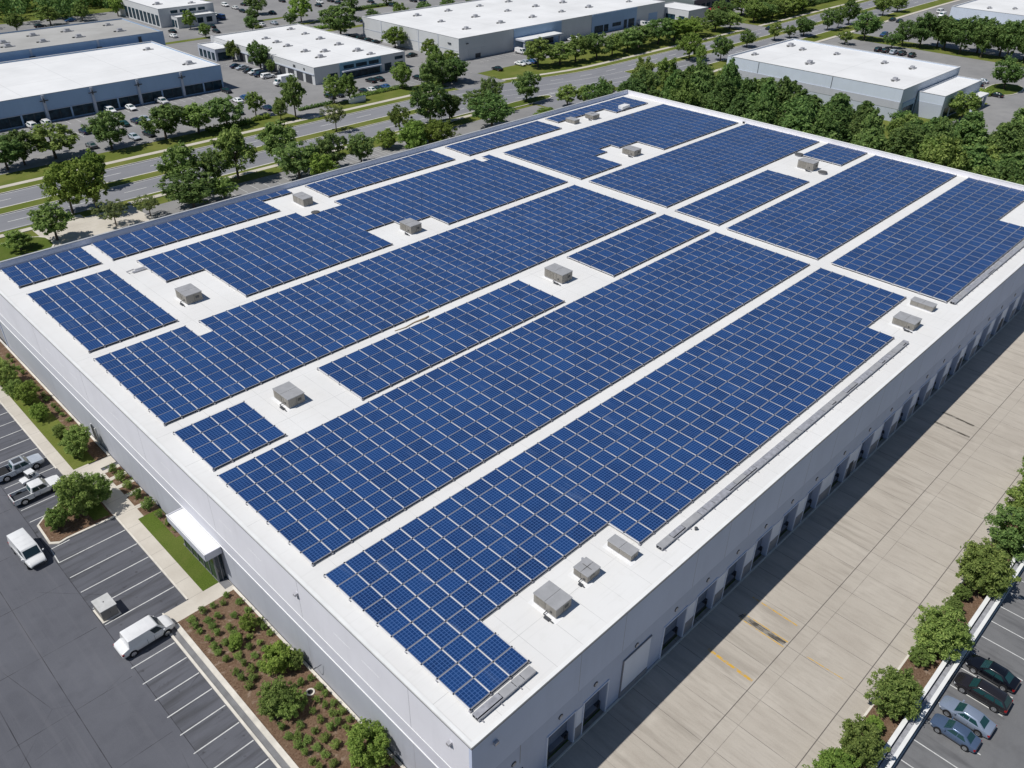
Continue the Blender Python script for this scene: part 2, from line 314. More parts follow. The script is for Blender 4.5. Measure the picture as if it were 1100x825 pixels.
# ------------------------------------------------------------------ mesh helpers
class MB:
    def __init__(s, mats): s.v = []; s.f = []; s.m = []; s.uv = {}; s.mats = mats if isinstance(mats, (list, tuple)) else [mats]
    def face(s, pts, m=0, uv=None):
        i = len(s.v); s.v += [tuple(p) for p in pts]; s.f.append(tuple(range(i, i+len(pts)))); s.m.append(m)
        if uv: s.uv[len(s.f)-1] = uv
        return s
    def box(s, x0, x1, y0, y1, z0, z1, m=0, top=None):
        i = len(s.v)
        s.v += [(x0, y0, z0), (x1, y0, z0), (x1, y1, z0), (x0, y1, z0), (x0, y0, z1), (x1, y0, z1), (x1, y1, z1), (x0, y1, z1)]
        for k, q in enumerate(((0, 3, 2, 1), (4, 5, 6, 7), (0, 1, 5, 4), (1, 2, 6, 5), (2, 3, 7, 6), (3, 0, 4, 7))):
            s.f.append(tuple(i+j for j in q)); s.m.append(top if (k == 1 and top is not None) else m)
        return s
    def prism(s, poly, z0, z1, m=0, top=None):
        n = len(poly); i = len(s.v)
        s.v += [(p[0], p[1], z0) for p in poly] + [(p[0], p[1], z1) for p in poly]
        s.f.append(tuple(i+n+k for k in range(n))); s.m.append(m if top is None else top)
        s.f.append(tuple(i+n-1-k for k in range(n))); s.m.append(m)
        for k in range(n):
            l = (k+1) % n; s.f.append((i+k, i+l, i+n+l, i+n+k)); s.m.append(m)
        return s
    def cyl(s, c, axis, r, h, m=0, n=14, r2=None):
        r2 = r if r2 is None else r2
        c = Vector(c); ax = Vector(axis).normalized()
        a = ax.orthogonal().normalized(); b = ax.cross(a); i = len(s.v)
        for k in range(n):
            t = 2*math.pi*k/n; d = a*math.cos(t)+b*math.sin(t); s.v.append(tuple(c+d*r))
        for k in range(n):
            t = 2*math.pi*k/n; d = a*math.cos(t)+b*math.sin(t); s.v.append(tuple(c+ax*h+d*r2))
        s.f.append(tuple(i+n-1-k for k in range(n))); s.m.append(m)
        s.f.append(tuple(i+n+k for k in range(n))); s.m.append(m)
        for k in range(n):
            l = (k+1) % n; s.f.append((i+k, i+l, i+n+l, i+n+k)); s.m.append(m)
        return s
    def tube(s, pts, rad, m=0, n=6):
        rings = []
        for k, p in enumerate(pts):
            p = Vector(p); q = Vector(pts[min(k+1, len(pts)-1)]) - Vector(pts[max(k-1, 0)])
            q.normalize(); a = q.orthogonal().normalized(); b = q.cross(a); i = len(s.v)
            for j in range(n):
                t = 2*math.pi*j/n; s.v.append(tuple(p+(a*math.cos(t)+b*math.sin(t))*rad[k]))
            rings.append(i)
        for k in range(len(rings)-1):
            for j in range(n):
                l = (j+1) % n; s.f.append((rings[k]+j, rings[k]+l, rings[k+1]+l, rings[k+1]+j)); s.m.append(m)
        s.f.append(tuple(rings[-1]+j for j in range(n))); s.m.append(m)
        return s
    def loft(s, rings, m=0):
        n = len(rings[0]); i = len(s.v)
        for r in rings: s.v += [tuple(p) for p in r]
        for k in range(len(rings)-1):
            for j in range(n):
                l = (j+1) % n; s.f.append((i+k*n+j, i+k*n+l, i+(k+1)*n+l, i+(k+1)*n+j)); s.m.append(m)
        s.f.append(tuple(i+n-1-j for j in range(n))); s.m.append(m)
        e = i+(len(rings)-1)*n; s.f.append(tuple(e+j for j in range(n))); s.m.append(m)
        return s
    def add(s, o, mmap=None):
        i = len(s.v); s.v += o.v
        for k, f in enumerate(o.f):
            s.f.append(tuple(i+j for j in f)); s.m.append(s.mats.index(o.mats[o.m[k]]) if o.mats[o.m[k]] in s.mats else 0)
        return s
    def mesh(s, name, smooth=None):
        me = bpy.data.meshes.new(name); me.from_pydata(s.v, [], s.f)
        for mt in s.mats: me.materials.append(mt)
        me.polygons.foreach_set('material_index', s.m)
        if s.uv:
            l = me.uv_layers.new(name='UVMap')
            for fi, uv in s.uv.items():
                p = me.polygons[fi]
                for k, li in enumerate(p.loop_indices): l.data[li].uv = uv[k]
        if smooth: me.shade_smooth(); me.set_sharp_from_angle(angle=math.radians(smooth))
        me.update(); return me
    def build(s, name, parent=None, origin=None, smooth=None):
        if origin is not None:
            ox, oy, oz = origin; s.v = [(p[0]-ox, p[1]-oy, p[2]-oz) for p in s.v]
        o = bpy.data.objects.new(name, s.mesh(name, smooth)); COL.objects.link(o)
        if parent is not None: o.parent = parent
        elif origin is not None: o.location = origin
        return o

def tag(o, label, cat, group=None, kind=None):
    o['label'] = label; o['category'] = cat
    if group: o['group'] = group
    if kind: o['kind'] = kind
    return o
def thing(name, loc, label, cat, group=None, rz=0.0):
    o = bpy.data.objects.new(name, None); COL.objects.link(o); o.empty_display_size = 0.5
    o.location = loc; o.rotation_euler = (0, 0, rz); return tag(o, label, cat, group)
def copy_tree(o, parent=None):
    c = o.copy(); COL.objects.link(c)
    if parent is not None: c.parent = parent
    for ch in o.children: copy_tree(ch, c)
    return c
def struct(mb, name, smooth=None):
    o = mb.build(name, None, None, smooth); o['kind'] = 'structure'; return o
ORD = 'first second third fourth fifth sixth seventh eighth ninth tenth eleventh twelfth thirteenth fourteenth fifteenth sixteenth seventeenth eighteenth nineteenth twentieth'.split()
def ordinal(i, n):
    if i == 0: return 'leftmost'
    if i == n-1: return 'rightmost'
    return ORD[i] + ' from left'

# ------------------------------------------------------------------ ground and paving
def sheet(name, rects, z, mat, kind='structure'):
    b = MB(mat)
    for r in rects:
        if len(r) == 4 and not isinstance(r[0], tuple): x0, x1, y0, y1 = r; b.face([(x0, y0, z), (x1, y0, z), (x1, y1, z), (x0, y1, z)])
        else: b.face([(p[0], p[1], z) for p in r])
    o = b.build(name); o['kind'] = kind; return o
def raised(name, polys, z0, z1, mat, kind='structure'):
    b = MB(mat)
    for r in polys:
        if len(r) == 4 and not isinstance(r[0], tuple): x0, x1, y0, y1 = r; b.box(x0, x1, y0, y1, z0, z1)
        else: b.prism(r, z0, z1)
    o = b.build(name); o['kind'] = kind; return o

def ss(t): t = max(0, min(1, t)); return t*t*(3-2*t)
def shift(X): return -11.5*ss((X-165)/70.0) + 3.0*ss((X-300)/200.0)
XS = [-400, -100] + [150+8*k for k in range(15)] + [300, 340, 380, 420, 460, 520, 700, 1200]
def band(y0, y1, x0=-400, x1=1200):
    xs = [x0] + [q for q in XS if x0 < q < x1] + [x1]
    return [(q, y0+shift(q)) for q in xs] + [(q, y1+shift(q)) for q in reversed(xs)]
def strip(name, bands, z, mat, h=None):
    b = MB(mat)
    for (y0, y1, x0, x1) in bands:
        xs = [x0] + [q for q in XS if x0 < q < x1] + [x1]
        for p, q in zip(xs, xs[1:]):
            poly = [(p, y0+shift(p)), (q, y0+shift(q)), (q, y1+shift(q)), (p, y1+shift(p))]
            if h: b.prism(poly, z, z+h)
            else: b.face([(k[0], k[1], z) for k in poly])
    o = b.build(name); o['kind'] = 'structure'; return o

sheet('ground', [(-900, 1700, -900, 1700)], 0.0, MT['grass'])
sheet('parking_lot', [(-140, 23.2, -120, 166)], 0.008, MT['asphalt'])
sheet('parking_lot', [(20, 330, -90, 5.15)], 0.008, MT['lot_worn'])
sheet('parking_lot', [(23, 183, 131, 171.5), (-140, 22.9, 166.2, 171.5)], 0.008, MT['lot'])
sheet('parking_lot', [(-80, 560, 212, 372), (96, 345, 372, 402), (218, 345, 402, 470), (-80, 96, 372, 398)], 0.008, MT['lot'])
sheet('parking_lot', [(288, 350, 20, 168 - 6)], 0.008, MT['lot'])
sheet('parking_lot', [(350, 520, 20, 86), (362, 520, 86.2, 163)], 0.008, MT['lot'])
sheet('driveway', [(184, 214, 132, 178)], 0.012, MT['road'])
sheet('driveway', [(236, 242, -20, 79), (242.2, 320, 64, 79)], 0.014, MT['lot'])
sheet('driveway', [(178, 197, 198, 213), (124.5, 137, 199, 292), (332, 346, 187, 214)], 0.018, MT['lot'])
sheet('verge', [(150, 330, 303, 307), (214, 300, 289, 294), (140, 215, 322, 325.5), (230, 262, 334.5, 339.5), (-80, 96, 392, 402), (186, 214, 340, 343)], 0.02, MT['grass'])
sheet('dirt', [[(214, 139), (246, 148), (243, 155), (217, 150)]], 0.016, MT['dirt'])
sheet('dock_apron', [(20, 330, 9.25, 26.5)], 0.012, MT['concrete'])
strip('road', [(178.5, 200.5, -400, 1200)], 0.024, MT['road'])
strip('median', [(188.1, 191.4, -400, 163), (188.1, 191.4, 236, 1200)], 0.024, MT['grass'], 0.14)
strip('kerb', [(187.85, 188.09, -400, 163), (191.41, 191.65, -400, 163), (187.85, 188.09, 236, 1200), (191.41, 191.65, 236, 1200)], 0.024, MT['kerb'], 0.13)
strip('kerb', [(200.5, 200.75, -400, 178), (200.5, 200.75, 197, 332), (200.5, 200.75, 346, 1200)], 0.0, MT['kerb'], 0.16)
strip('verge', [(200.75, 203.6, -400, 178), (200.75, 203.6, 197, 332), (200.75, 203.6, 346, 1200)], 0.0, MT['grass'], 0.15)
strip('verge', [(205.3, 213.0, -400, 124), (205.3, 213.0, 137, 178), (205.3, 209.0, 197, 332)], 0.0, MT['grass'], 0.15)
strip('pavement', [(203.6, 205.3, -400, 178), (203.6, 205.3, 197, 332), (203.6, 205.3, 346, 1200)], 0.0, MT['path'], 0.17)
strip('pavement', [(175.4, 177.0, -140, 52), (175.4, 177.0, 62, 119), (175.4, 177.0, 128, 172)], 0.0, MT['path'], 0.15)
strip('verge', [(177.0, 178.25, -140, 34), (177.0, 178.25, 66, 119), (177.0, 178.25, 128, 150), (171.7, 175.4, -140, 36), (172.3, 175.4, 62, 66), (171.5, 175.4, 76, 119), (171.5, 175.4, 128, 152)], 0.0, MT['grass'], 0.13)
strip('kerb', [(178.25, 178.5, -140, 34), (178.25, 178.5, 66, 119), (178.25, 178.5, 128, 194), (178.25, 178.5, 240, 1200)], 0.0, MT['kerb'], 0.16)
strip('verge', [(172, 178.25, 240, 1200)], 0.0, MT['grass'], 0.13)
strip('pavement', [(170.3, 172, 240, 1200)], 0.0, MT['path'], 0.15)
sheet('plaza', [(42, 62, 160, 175.2)], 0.02, MT['path'])
def blob(cx, cy, rx, ry, n=18, sq=0.75):
    return [(cx+rx*math.copysign(abs(math.cos(2*math.pi*k/n))**sq, math.cos(2*math.pi*k/n)), cy+ry*math.copysign(abs(math.sin(2*math.pi*k/n))**sq, math.sin(2*math.pi*k/n))) for k in range(n)]
isl = [(183, 175.6, 11.0, 2.4), (213.5, 171.5, 4.5, 1.8), (36.5, 167.5, 6.5, 5.0), (310, 81.8, 9, 5), (192, 153, 4.2, 3.0), (134.5, 208.3, 0.5, 0.5)]
raised('kerb', [blob(*q) for q in isl[:5]], 0.026, 0.15, MT['kerb'])
raised('lawn', [blob(q[0], q[1], q[2]-0.35, q[3]-0.35) for q in isl[:5]], 0.03, 0.19, MT['lawn'])
# west side: kerbs, walks, lawn, planting beds
b = MB(MT['kerb'])
b.box(17.02, 17.2, 96.0, 164, 0, 0.15); b.box(18.55, 18.72, 64.9, 82.3, 0, 0.15)
b.box(15.22, 15.46, 20, 62.55, 0, 0.15); b.box(16.02, 16.5, 20, 62.55, 0, 0.2); b.box(15.9, 16.02, 62.55, 64.9, 0, 0.15); b.box(22.7, 22.97, 20, 63, 0, 0.22)
b.box(22.7, 22.97, 94, 164, 0, 0.22)
struct(b, 'kerb')
b = MB(MT['gutter']); b.box(15.46, 16.02, 20, 62.55, 0, 0.05); struct(b, 'gutter')
b = MB(MT['path'])
b.box(17.2, 18.5, 94.2, 164, 0, 0.13); b.box(18.72, 20.3, 64.75, 94.2, 0, 0.13); b.box(16.02, 23.0, 62.75, 64.75, 0, 0.13); b.box(17.2, 18.72, 90.5, 94.2, 0, 0.13)
b.box(20.3, 21.0, 80.1, 93.9, 0, 0.13); b.box(21.0, 22.97, 92.2, 93.9, 0, 0.13)
for yy in (91.2, 89.3, 87.2, 85.0, 82.2): b.box(21.0, 22.97, yy-0.32, yy+0.32, 0, 0.13)
b.box(20.9, 22.9, 71.2, 72.2, 0, 0.132)
struct(b, 'path')
b = MB(MT['lawn']); b.box(20.3, 22.1, 64.75, 80.1, 0, 0.14); b.box(22.1, 22.97, 72.7, 80.1, 0, 0.14); struct(b, 'lawn')
b = MB(MT['gutter']); b.box(22.1, 22.97, 63.4, 72.7, 0, 0.136); struct(b, 'path')  # dark strip laid in place of the canopy's shade on the ground
b = MB(MT['grass']); b.box(18.5, 21.2, 94.2, 164, 0, 0.12); struct(b, 'lawn')
b = MB(MT['mulch']); b.box(16.5, 22.7, 20, 62.75, 0, 0.14); b.box(21.2, 22.7, 94.2, 164, 0, 0.13)
for y0, y1 in ((90.88-1.3, 90.88), (87.52, 88.98), (85.32, 86.88), (82.52, 84.68), (80.1, 81.88)): b.box(21.0, 22.97, y0, y1, 0, 0.11)
b.box(22.0, 22.9, 74.2, 79.6, 0, 0.15)
struct(b, 'planting_bed')
b = MB(MT['mulch']); b.box(47, 330, 6.45, 9.05, 0, 0.16); struct(b, 'planting_bed')
b = MB(MT['kerb']); b.box(30, 330, 9.05, 9.25, 0, 0.17); b.box(30, 330, 5.08, 5.2, 0, 0.05); struct(b, 'kerb')
b = MB(MT['mulch']); b.box(28, 47, 6.45, 9.05, 0, 0.16); struct(b, 'planting_bed')
island = [(11.5, 83.0), (12.3, 82.35), (13.2, 82.5), (18.72, 82.3), (18.72, 88.3), (17.2, 90.4), (13.0, 88.3), (11.6, 87.0)]
raised('kerb', [island], 0, 0.15, MT['kerb'])
cx, cy = 15.3, 86.0
raised('planting_bed', [[(cx+(px-cx)*0.94, cy+(py-cy)*0.92) for px, py in island]], 0.02, 0.2, MT['mulch'])
raised('lawn', [[(16.6, 83.2), (18.3, 83.0), (18.3, 87.6), (17.3, 88.6), (16.4, 86.5)]], 0.03, 0.225, MT['lawn'])
# painted lines
b = MB(MT['paint']); Z = 0.016
def ln(x0, y0, x1, y1, wd=0.11):
    d = Vector((x1-x0, y1-y0)).normalized(); n = Vector((-d.y, d.x))*wd/2
    b.face([(x0-n.x, y0-n.y, Z), (x1-n.x, y1-n.y, Z), (x1+n.x, y1+n.y, Z), (x0+n.x, y0+n.y, Z)])
for k in range(14): ln(10.8, 60.7-2.46*k, 15.15, 60.7-2.46*k)
for yy in (67.6, 70.55, 73.6, 76.45, 79.5): ln(11.2, yy, 18.5, yy)
ln(11.2, 79.5, 11.35, 82.2); ln(11.35, 82.2, 13.4, 82.28)
ln(11.2, 64.7, 16.0, 64.75)
for k in range(26): ln(11.25, 88.3+2.75*k, 17.0, 88.3+2.75*k)
for k in range(42): ln(40.5+2.72*k, 0.25, 40.5+2.72*k, 5.0)
for k in range(22): ln(70+2.75*k, 165.0, 70+2.75*k, 170.8)
for k in range(12): ln(104+2.75*k, 163.5, 104+2.75*k, 171)
for k in range(22): ln(62+2.75*k, 243.2, 62+2.75*k, 248.4)
for k in range(24): ln(60+2.75*k, 229.5, 60+2.75*k, 235)
for k in range(16): ln(139.0, 240+2.75*k, 144.5, 240+2.75*k)
for k in range(20): ln(147+2.6*k, 214, 147+2.6*k, 219)
for k in range(40): ln(210+2.75*k, 222.5, 210+2.75*k, 227.8)
for k in range(26): ln(290+0.01*k, 85+2.75*k, 295+0.01*k, 85+2.75*k)
for k in range(14): ln(299, 88+2.75*k, 304, 88+2.75*k)
Z = 0.030
for q in range(0, 1400, 12):
    X0 = -200+q
    for yy in (183.1, 196.2):
        if X0 < 760: ln(X0, yy+shift(X0), X0+5.0, yy+shift(X0+5.0), 0.22)
def solid(yy, xa, xb, wd=0.16):
    xs = [xa] + [q for q in XS if xa < q < xb] + [xb]
    for p, q in zip(xs, xs[1:]): ln(p, yy+shift(p), q, yy+shift(q), wd)
for yy in (178.95, 187.4, 192.1, 200.0): solid(yy, -200, 166); solid(yy, 240, 700)
solid(186.8, 168, 236); solid(192.4, 170, 236); ln(199, 152, 199, 176, .2); ln(185, 178.9, 213, 174.4, .4); ln(205, 160, 212, 176, .18)
struct(b, 'road_markings')
b = MB(MT['yellow']); Z = 0.0165
for (x0, y0, x1, y1, wd) in ((52.05, 23.4, 51.9, 18.4, .30), (58.5, 23.3, 58.45, 18.3, .12), (57.65, 23.3, 57.6, 18.3, .12), (61.1, 23.9, 61.0, 18.7, .15), (58.2, 16.2, 58.3, 12.4, .10)): ln(x0, y0, x1, y1, wd)
struct(b, 'road_markings')
b = MB(MT['oil']); b.face([(57.75, 18.5, Z), (58.35, 18.4, Z), (58.38, 23.4, Z), (57.75, 23.6, Z)])
b.face([(109.6, 19.0, Z), (110.0, 18.9, Z), (110.3, 23.2, Z), (109.9, 23.4, Z)]); b.face([(106.5, 18.4, Z), (106.9, 18.4, Z), (107.1, 23.2, Z), (106.7, 23.2, Z)])
struct(b, 'oil_stain')

# ------------------------------------------------------------------ the warehouse
WX0, WX1, WY0, WY1 = 23.0, 174.0, 26.0, 131.2
WO = (WX0, WY0, 0.0)
wh = thing('warehouse', WO, 'huge white flat-roofed warehouse covered in blue solar arrays, loading docks along its shaded side', 'warehouse')
def wp(mb, name, parent=wh, smooth=None):
    return mb.build(name, parent, WO, smooth)
b = MB(MT['roof']); b.box(WX0+0.3, WX1-0.3, WY0+0.3, WY1-0.3, 11.9, RZ); wp(b, 'roof')
b = MB([MT['coping'], MT['drip'], MT['coping_grey']])
b.box(WX0-0.04, WX1, WY0-0.04, WY0+0.3, 12.15, 12.50, 1, 0); b.box(WX0-0.04, WX0+0.3, WY0+0.3, WY1-0.3, 12.15, 12.50, 1, 0)
b.box(WX0-0.06, WX0-0.04, WY0-0.06, WY1, 12.35, 12.52, 0); b.box(WX0-0.06, WX1, WY0-0.06, WY0-0.04, 12.36, 12.52, 0)
b.box(WX0-0.04, WX1-0.4, WY1-0.36, WY1+0.04, 13.34, 13.44, 2); b.box(WX1-0.4, WX1+0.04, WY0-0.04, WY1+0.04, 13.24, 13.32, 0)
wp(b, 'parapet_coping')
b = MB([MT['dock_up'], MT['wall_mid']])
b.box(WX0, WX1-0.4, WY1-0.32, WY1, 0, 13.34, 0); wp(b, 'north_wall')  # bluish paint carries the shade of the inner parapet face
b = MB([MT['wall']]); b.box(WX1-0.36, WX1, WY0, WY1, 0, 13.24); wp(b, 'east_wall')
b = MB([MT['wall'], MT['wall_mid'], MT['wall_low'], MT['trim_white'], MT['joint']])
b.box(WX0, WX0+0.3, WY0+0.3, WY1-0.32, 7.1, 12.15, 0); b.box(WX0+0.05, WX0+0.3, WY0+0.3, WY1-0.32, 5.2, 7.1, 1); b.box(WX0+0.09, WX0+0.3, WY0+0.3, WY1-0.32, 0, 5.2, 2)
b.box(WX0-0.03, WX0+0.2, WY0+0.3, WY1-0.32, 7.05, 7.15, 3); b.box(WX0-0.01, WX0+0.2, WY0+0.3, WY1-0.32, 5.14, 5.24, 3)
for yy in (33.2, 48.6, 64.3, 80.0, 95.7, 111.4): b.box(WX0-0.004, WX0+0.1, yy-0.02, yy+0.02, 7.15, 12.15, 4); b.box(WX0+0.086, WX0+0.1, yy-0.02, yy+0.02, 0.2, 5.14, 4)
for yy in (98, 102, 106, 86, 73, 60.5, 55, 41, 37): b.box(WX0-0.006, WX0+0.1, yy, yy+2.4, 9.72, 9.76, 3)
wp(b, 'west_wall')
# dock side
DOORS = [(31.5, 34.9), (36.1, 39.3), (47.7, 51.3), (53.1, 56.5), (58.5, 62.0), (64.1, 67.3), (69.6, 73.0), (75.1, 78.5), (81.9, 85.4), (88.6, 92.1), (94.9, 98.2), (100.6, 104.0), (106.1, 109.5), (112.0, 115.3), (117.5, 120.9), (123.3, 126.8), (129.4, 132.9), (135.2, 138.2), (141.1, 144.4), (147.0, 150.4), (152.8, 156.2), (158.5, 161.9), (164.2, 167.6)]
b = MB([MT['dock_up'], MT['dock_low'], MT['plinth'], MT['pier_sheet'], MT['joint'], MT['kerb']])
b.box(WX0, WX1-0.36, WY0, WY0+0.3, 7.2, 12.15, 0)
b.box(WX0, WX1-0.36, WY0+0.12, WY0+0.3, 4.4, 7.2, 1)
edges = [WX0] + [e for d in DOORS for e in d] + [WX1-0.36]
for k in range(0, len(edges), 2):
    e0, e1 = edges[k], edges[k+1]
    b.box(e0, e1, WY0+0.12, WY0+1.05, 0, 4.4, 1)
    if k and e1-e0 < 8:
        b.box(e0+0.003, e1-0.003, WY0+0.06, WY0+0.119, 0.16, 1.9, 2)
        b.box(e0+0.25, e1-0.2, WY0+0.075, WY0+0.118, 1.95, 4.38, 3)
b.box(WX0+0.1, WX1-0.36, WY0-0.1, WY0+0.059, 0, 0.15, 5)
for xx in (35.0, 40.8, 51.4, 56.9, 61.3, 67.0, 72.8, 78.9, 84.8, 90.6, 96.4, 102.3, 108.1, 114.0, 119.8, 125.7, 131.5, 137.4, 143.3, 149.1, 155, 161):
    b.box(xx-0.02, xx+0.02, WY0-0.004, WY0+0.1, 7.25, 12.12, 4)
b.box(28.2, 28.26, WY0+0.10, WY0+0.2, 4.5, 7.1, 4)
wp(b, 'dock_wall')
dd0 = None
for k, (x0, x1) in enumerate(DOORS):
    b = MB([MT['doorblue'], MT['dark']])
    for q in range(5): b.box(x0, x1, WY0+0.86, WY0+0.92, 1.12+0.66*q, 1.12+0.66*q+0.63, 0)
    b.box(x0, x1, WY0+0.92, WY0+0.95, 1.1, 4.4, 1)
    b.box(x0, x1, WY0+0.62, WY0+1.0, 0.02, 1.1, 1)
    d = wp(b, 'dock_door', wh)
    b = MB(MT['pier_sheet']); b.box(x0-0.12, x0, WY0+0.02, WY0+0.119, 0.16, 4.5); b.box(x1, x1+0.12, WY0+0.02, WY0+0.119, 0.16, 4.5); b.box(x0-0.12, x1+0.12, WY0+0.02, WY0+0.119, 4.5, 4.62)
    f = b.build('door_frame', d, WO)
    for xx in (x0+0.25, x1-0.55):
        q = MB(MT['black']); q.box(xx, xx+0.26, WY0+0.52, WY0+0.619, 0.75, 1.08); q.build('dock_bumper', d, WO)
    b = MB(MT['drip']); b.box(x0+0.8, x1-0.8, WY0+0.4, WY0+0.86, 1.101, 1.14); b.build('dock_plate', d, WO)
for xc, z0 in [((x0+x1)/2-0.2, 5.75) for x0, x1 in DOORS] + [(43.2, 5.9), (27.5, 5.2)]:
    b = MB([MT['galv'], MT['dark']]); b.cyl((xc, WY0+0.12, z0), (0, -1, 0), 0.27, 0.05, 1, 14); b.cyl((xc, WY0+0.069, z0), (0, -1, 0), 0.19, 0.03, 0, 14)
    wp(b, 'wall_lamp')
b = MB([MT['pier_sheet'], MT['drip'], MT['plinth']]); b.box(41.4, 45.4, WY0+0.02, WY0+0.119, 0.95, 5.3, 0); b.box(41.31, 41.39, WY0-0.02, WY0+0.119, 0.16, 5.39, 1); b.box(41.39, 45.5, WY0-0.02, WY0+0.119, 5.31, 5.39, 1)
b.box(41.4, 45.4, WY0-0.02, WY0+0.119, 0.16, 0.9, 2)
wp(b, 'roller_door')
for xx in (27.5, 86.3, 121.8, 139.2):
    b = MB([MT['dark'], MT['galv']]); b.box(xx, xx+1.05, WY0+0.02, WY0+0.119, 0.16, 2.5 if xx > 30 else 3.6, 0); b.box(xx+0.85, xx+0.95, WY0-0.02, WY0+0.019, 1.1, 1.2, 1); wp(b, 'door')
for q, yy, zz in (('w', 28.3, 10.6), ('w', 48.8, 10.3), ('s', 25.3, 10.7)):
    b = MB([MT['galv'], MT['winglass']])
    if q == 'w': b.box(WX0-0.34, WX0, yy-0.16, yy+0.16, zz-0.12, zz+0.14, 0); b.box(WX0-0.30, WX0-0.04, yy-0.13, yy+0.13, zz-0.16, zz-0.121, 1); b.box(WX0-0.05, WX0-0.005, yy-0.06, yy+0.06, zz-0.7, zz-0.17, 0)
    else: b.box(yy-0.2, yy+0.2, WY0-0.28, WY0, zz-0.14, zz+0.16, 0); b.box(yy-0.16, yy+0.16, WY0-0.24, WY0-0.04, zz-0.19, zz-0.141, 1)
    wp(b, 'wall_lamp')
# entrance canopy on the west wall
b = MB([MT['coping'], MT['wall_mid'], MT['dark'], MT['wall_low']]); b.box(21.25, 23.03, 64.3, 72.5, 4.9, 5.0, 0); b.box(21.3, 23.03, 64.35, 72.45, 4.25, 4.9, 2); b.box(21.18, 21.25, 64.2, 72.6, 4.2, 5.1, 3); b.box(21.25, 23.03, 64.2, 64.3, 4.2, 5.1, 1); b.box(21.25, 23.03, 72.5, 72.6, 4.2, 5.1, 1); b.box(21.16, 21.26, 64.18, 72.62, 5.1, 5.14, 0)
can = wp(b, 'canopy')
b = MB([MT['glass'], MT['drip']]); b.box(22.15, 22.97, 64.75, 72.1, 0.15, 4.25, 0)  # dark glass box added to stand for the shaded void under the canopy
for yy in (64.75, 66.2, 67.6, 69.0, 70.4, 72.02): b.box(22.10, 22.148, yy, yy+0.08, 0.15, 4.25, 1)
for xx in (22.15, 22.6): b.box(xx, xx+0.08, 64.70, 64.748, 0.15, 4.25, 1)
wp(b, 'canopy_shade_glazing')
b = MB([MT['trim_white'], MT['dark']]); b.box(22.98, 23.085, 97.2, 98.4, 0.2, 2.6, 1); b.box(22.9, 23.085, 97.1, 97.2, 0.2, 2.7, 0); b.box(22.9, 23.085, 98.4, 98.5, 0.2, 2.7, 0); wp(b, 'door')
b = MB(MT['dark'])
for q in range(9):
    t = q/8; b.tube([(22.95-0.55*math.sin(math.pi*t), 46.5+1.2*t, 2.7-1.5*t), (22.95-0.55*math.sin(math.pi*min(1, t+.125)), 46.5+1.2*min(1, t+.125), 2.7-1.5*min(1, t+.125))], [0.03, 0.03], 0, 6)
wp(b, 'cable_loop')

# ------------------------------------------------------------------ solar arrays
ZP = RZ+0.30
def panel_mb(pu, pv, gu=0.10, gv=0.09, origin=(0, 0, 0), b=None):
    if b is None: b = MB([MT['cells'], MT['frame'], MT['black']])
    ox, oy, oz = origin
    x0, x1, y0, y1 = ox+gu/2, ox+pu-gu/2, oy+gv/2, oy+pv-gv/2; t = 0.045; f = 0.035
    # slight tilt so that water runs off towards the dock side
    tz = 0.035
    def zz(yy): return oz + tz*(yy-oy)/pv
    def q(a0, a1, c0, c1, m, uv=None):
        b.face([(a0, c0, zz(c0)), (a1, c0, zz(c0)), (a1, c1, zz(c1)), (a0, c1, zz(c1))], m, uv)
    q(x0+f, x1-f, y0+f, y1-f, 0, [(0, 0), (1, 0), (1, 1), (0, 1)])
    q(x0, x1, y0, y0+f, 1); q(x0, x1, y1-f, y1, 1); q(x0, x0+f, y0+f, y1-f, 1); q(x1-f, x1, y0+f, y1-f, 1)
    for (a, c), (d, e) in (((x0, y0), (x1, y0)), ((x1, y0), (x1, y1)), ((x1, y1), (x0, y1)), ((x0, y1), (x0, y0))):
        b.face([(a, c, zz(c)-t), (d, e, zz(e)-t), (d, e, zz(e)), (a, c, zz(c))], 1)
    b.face([(x0, y1, zz(y1)-t), (x1, y1, zz(y1)-t), (x1, y0, zz(y0)-t), (x0, y0, zz(y0)-t)], 2)
    return b
S = 54.0
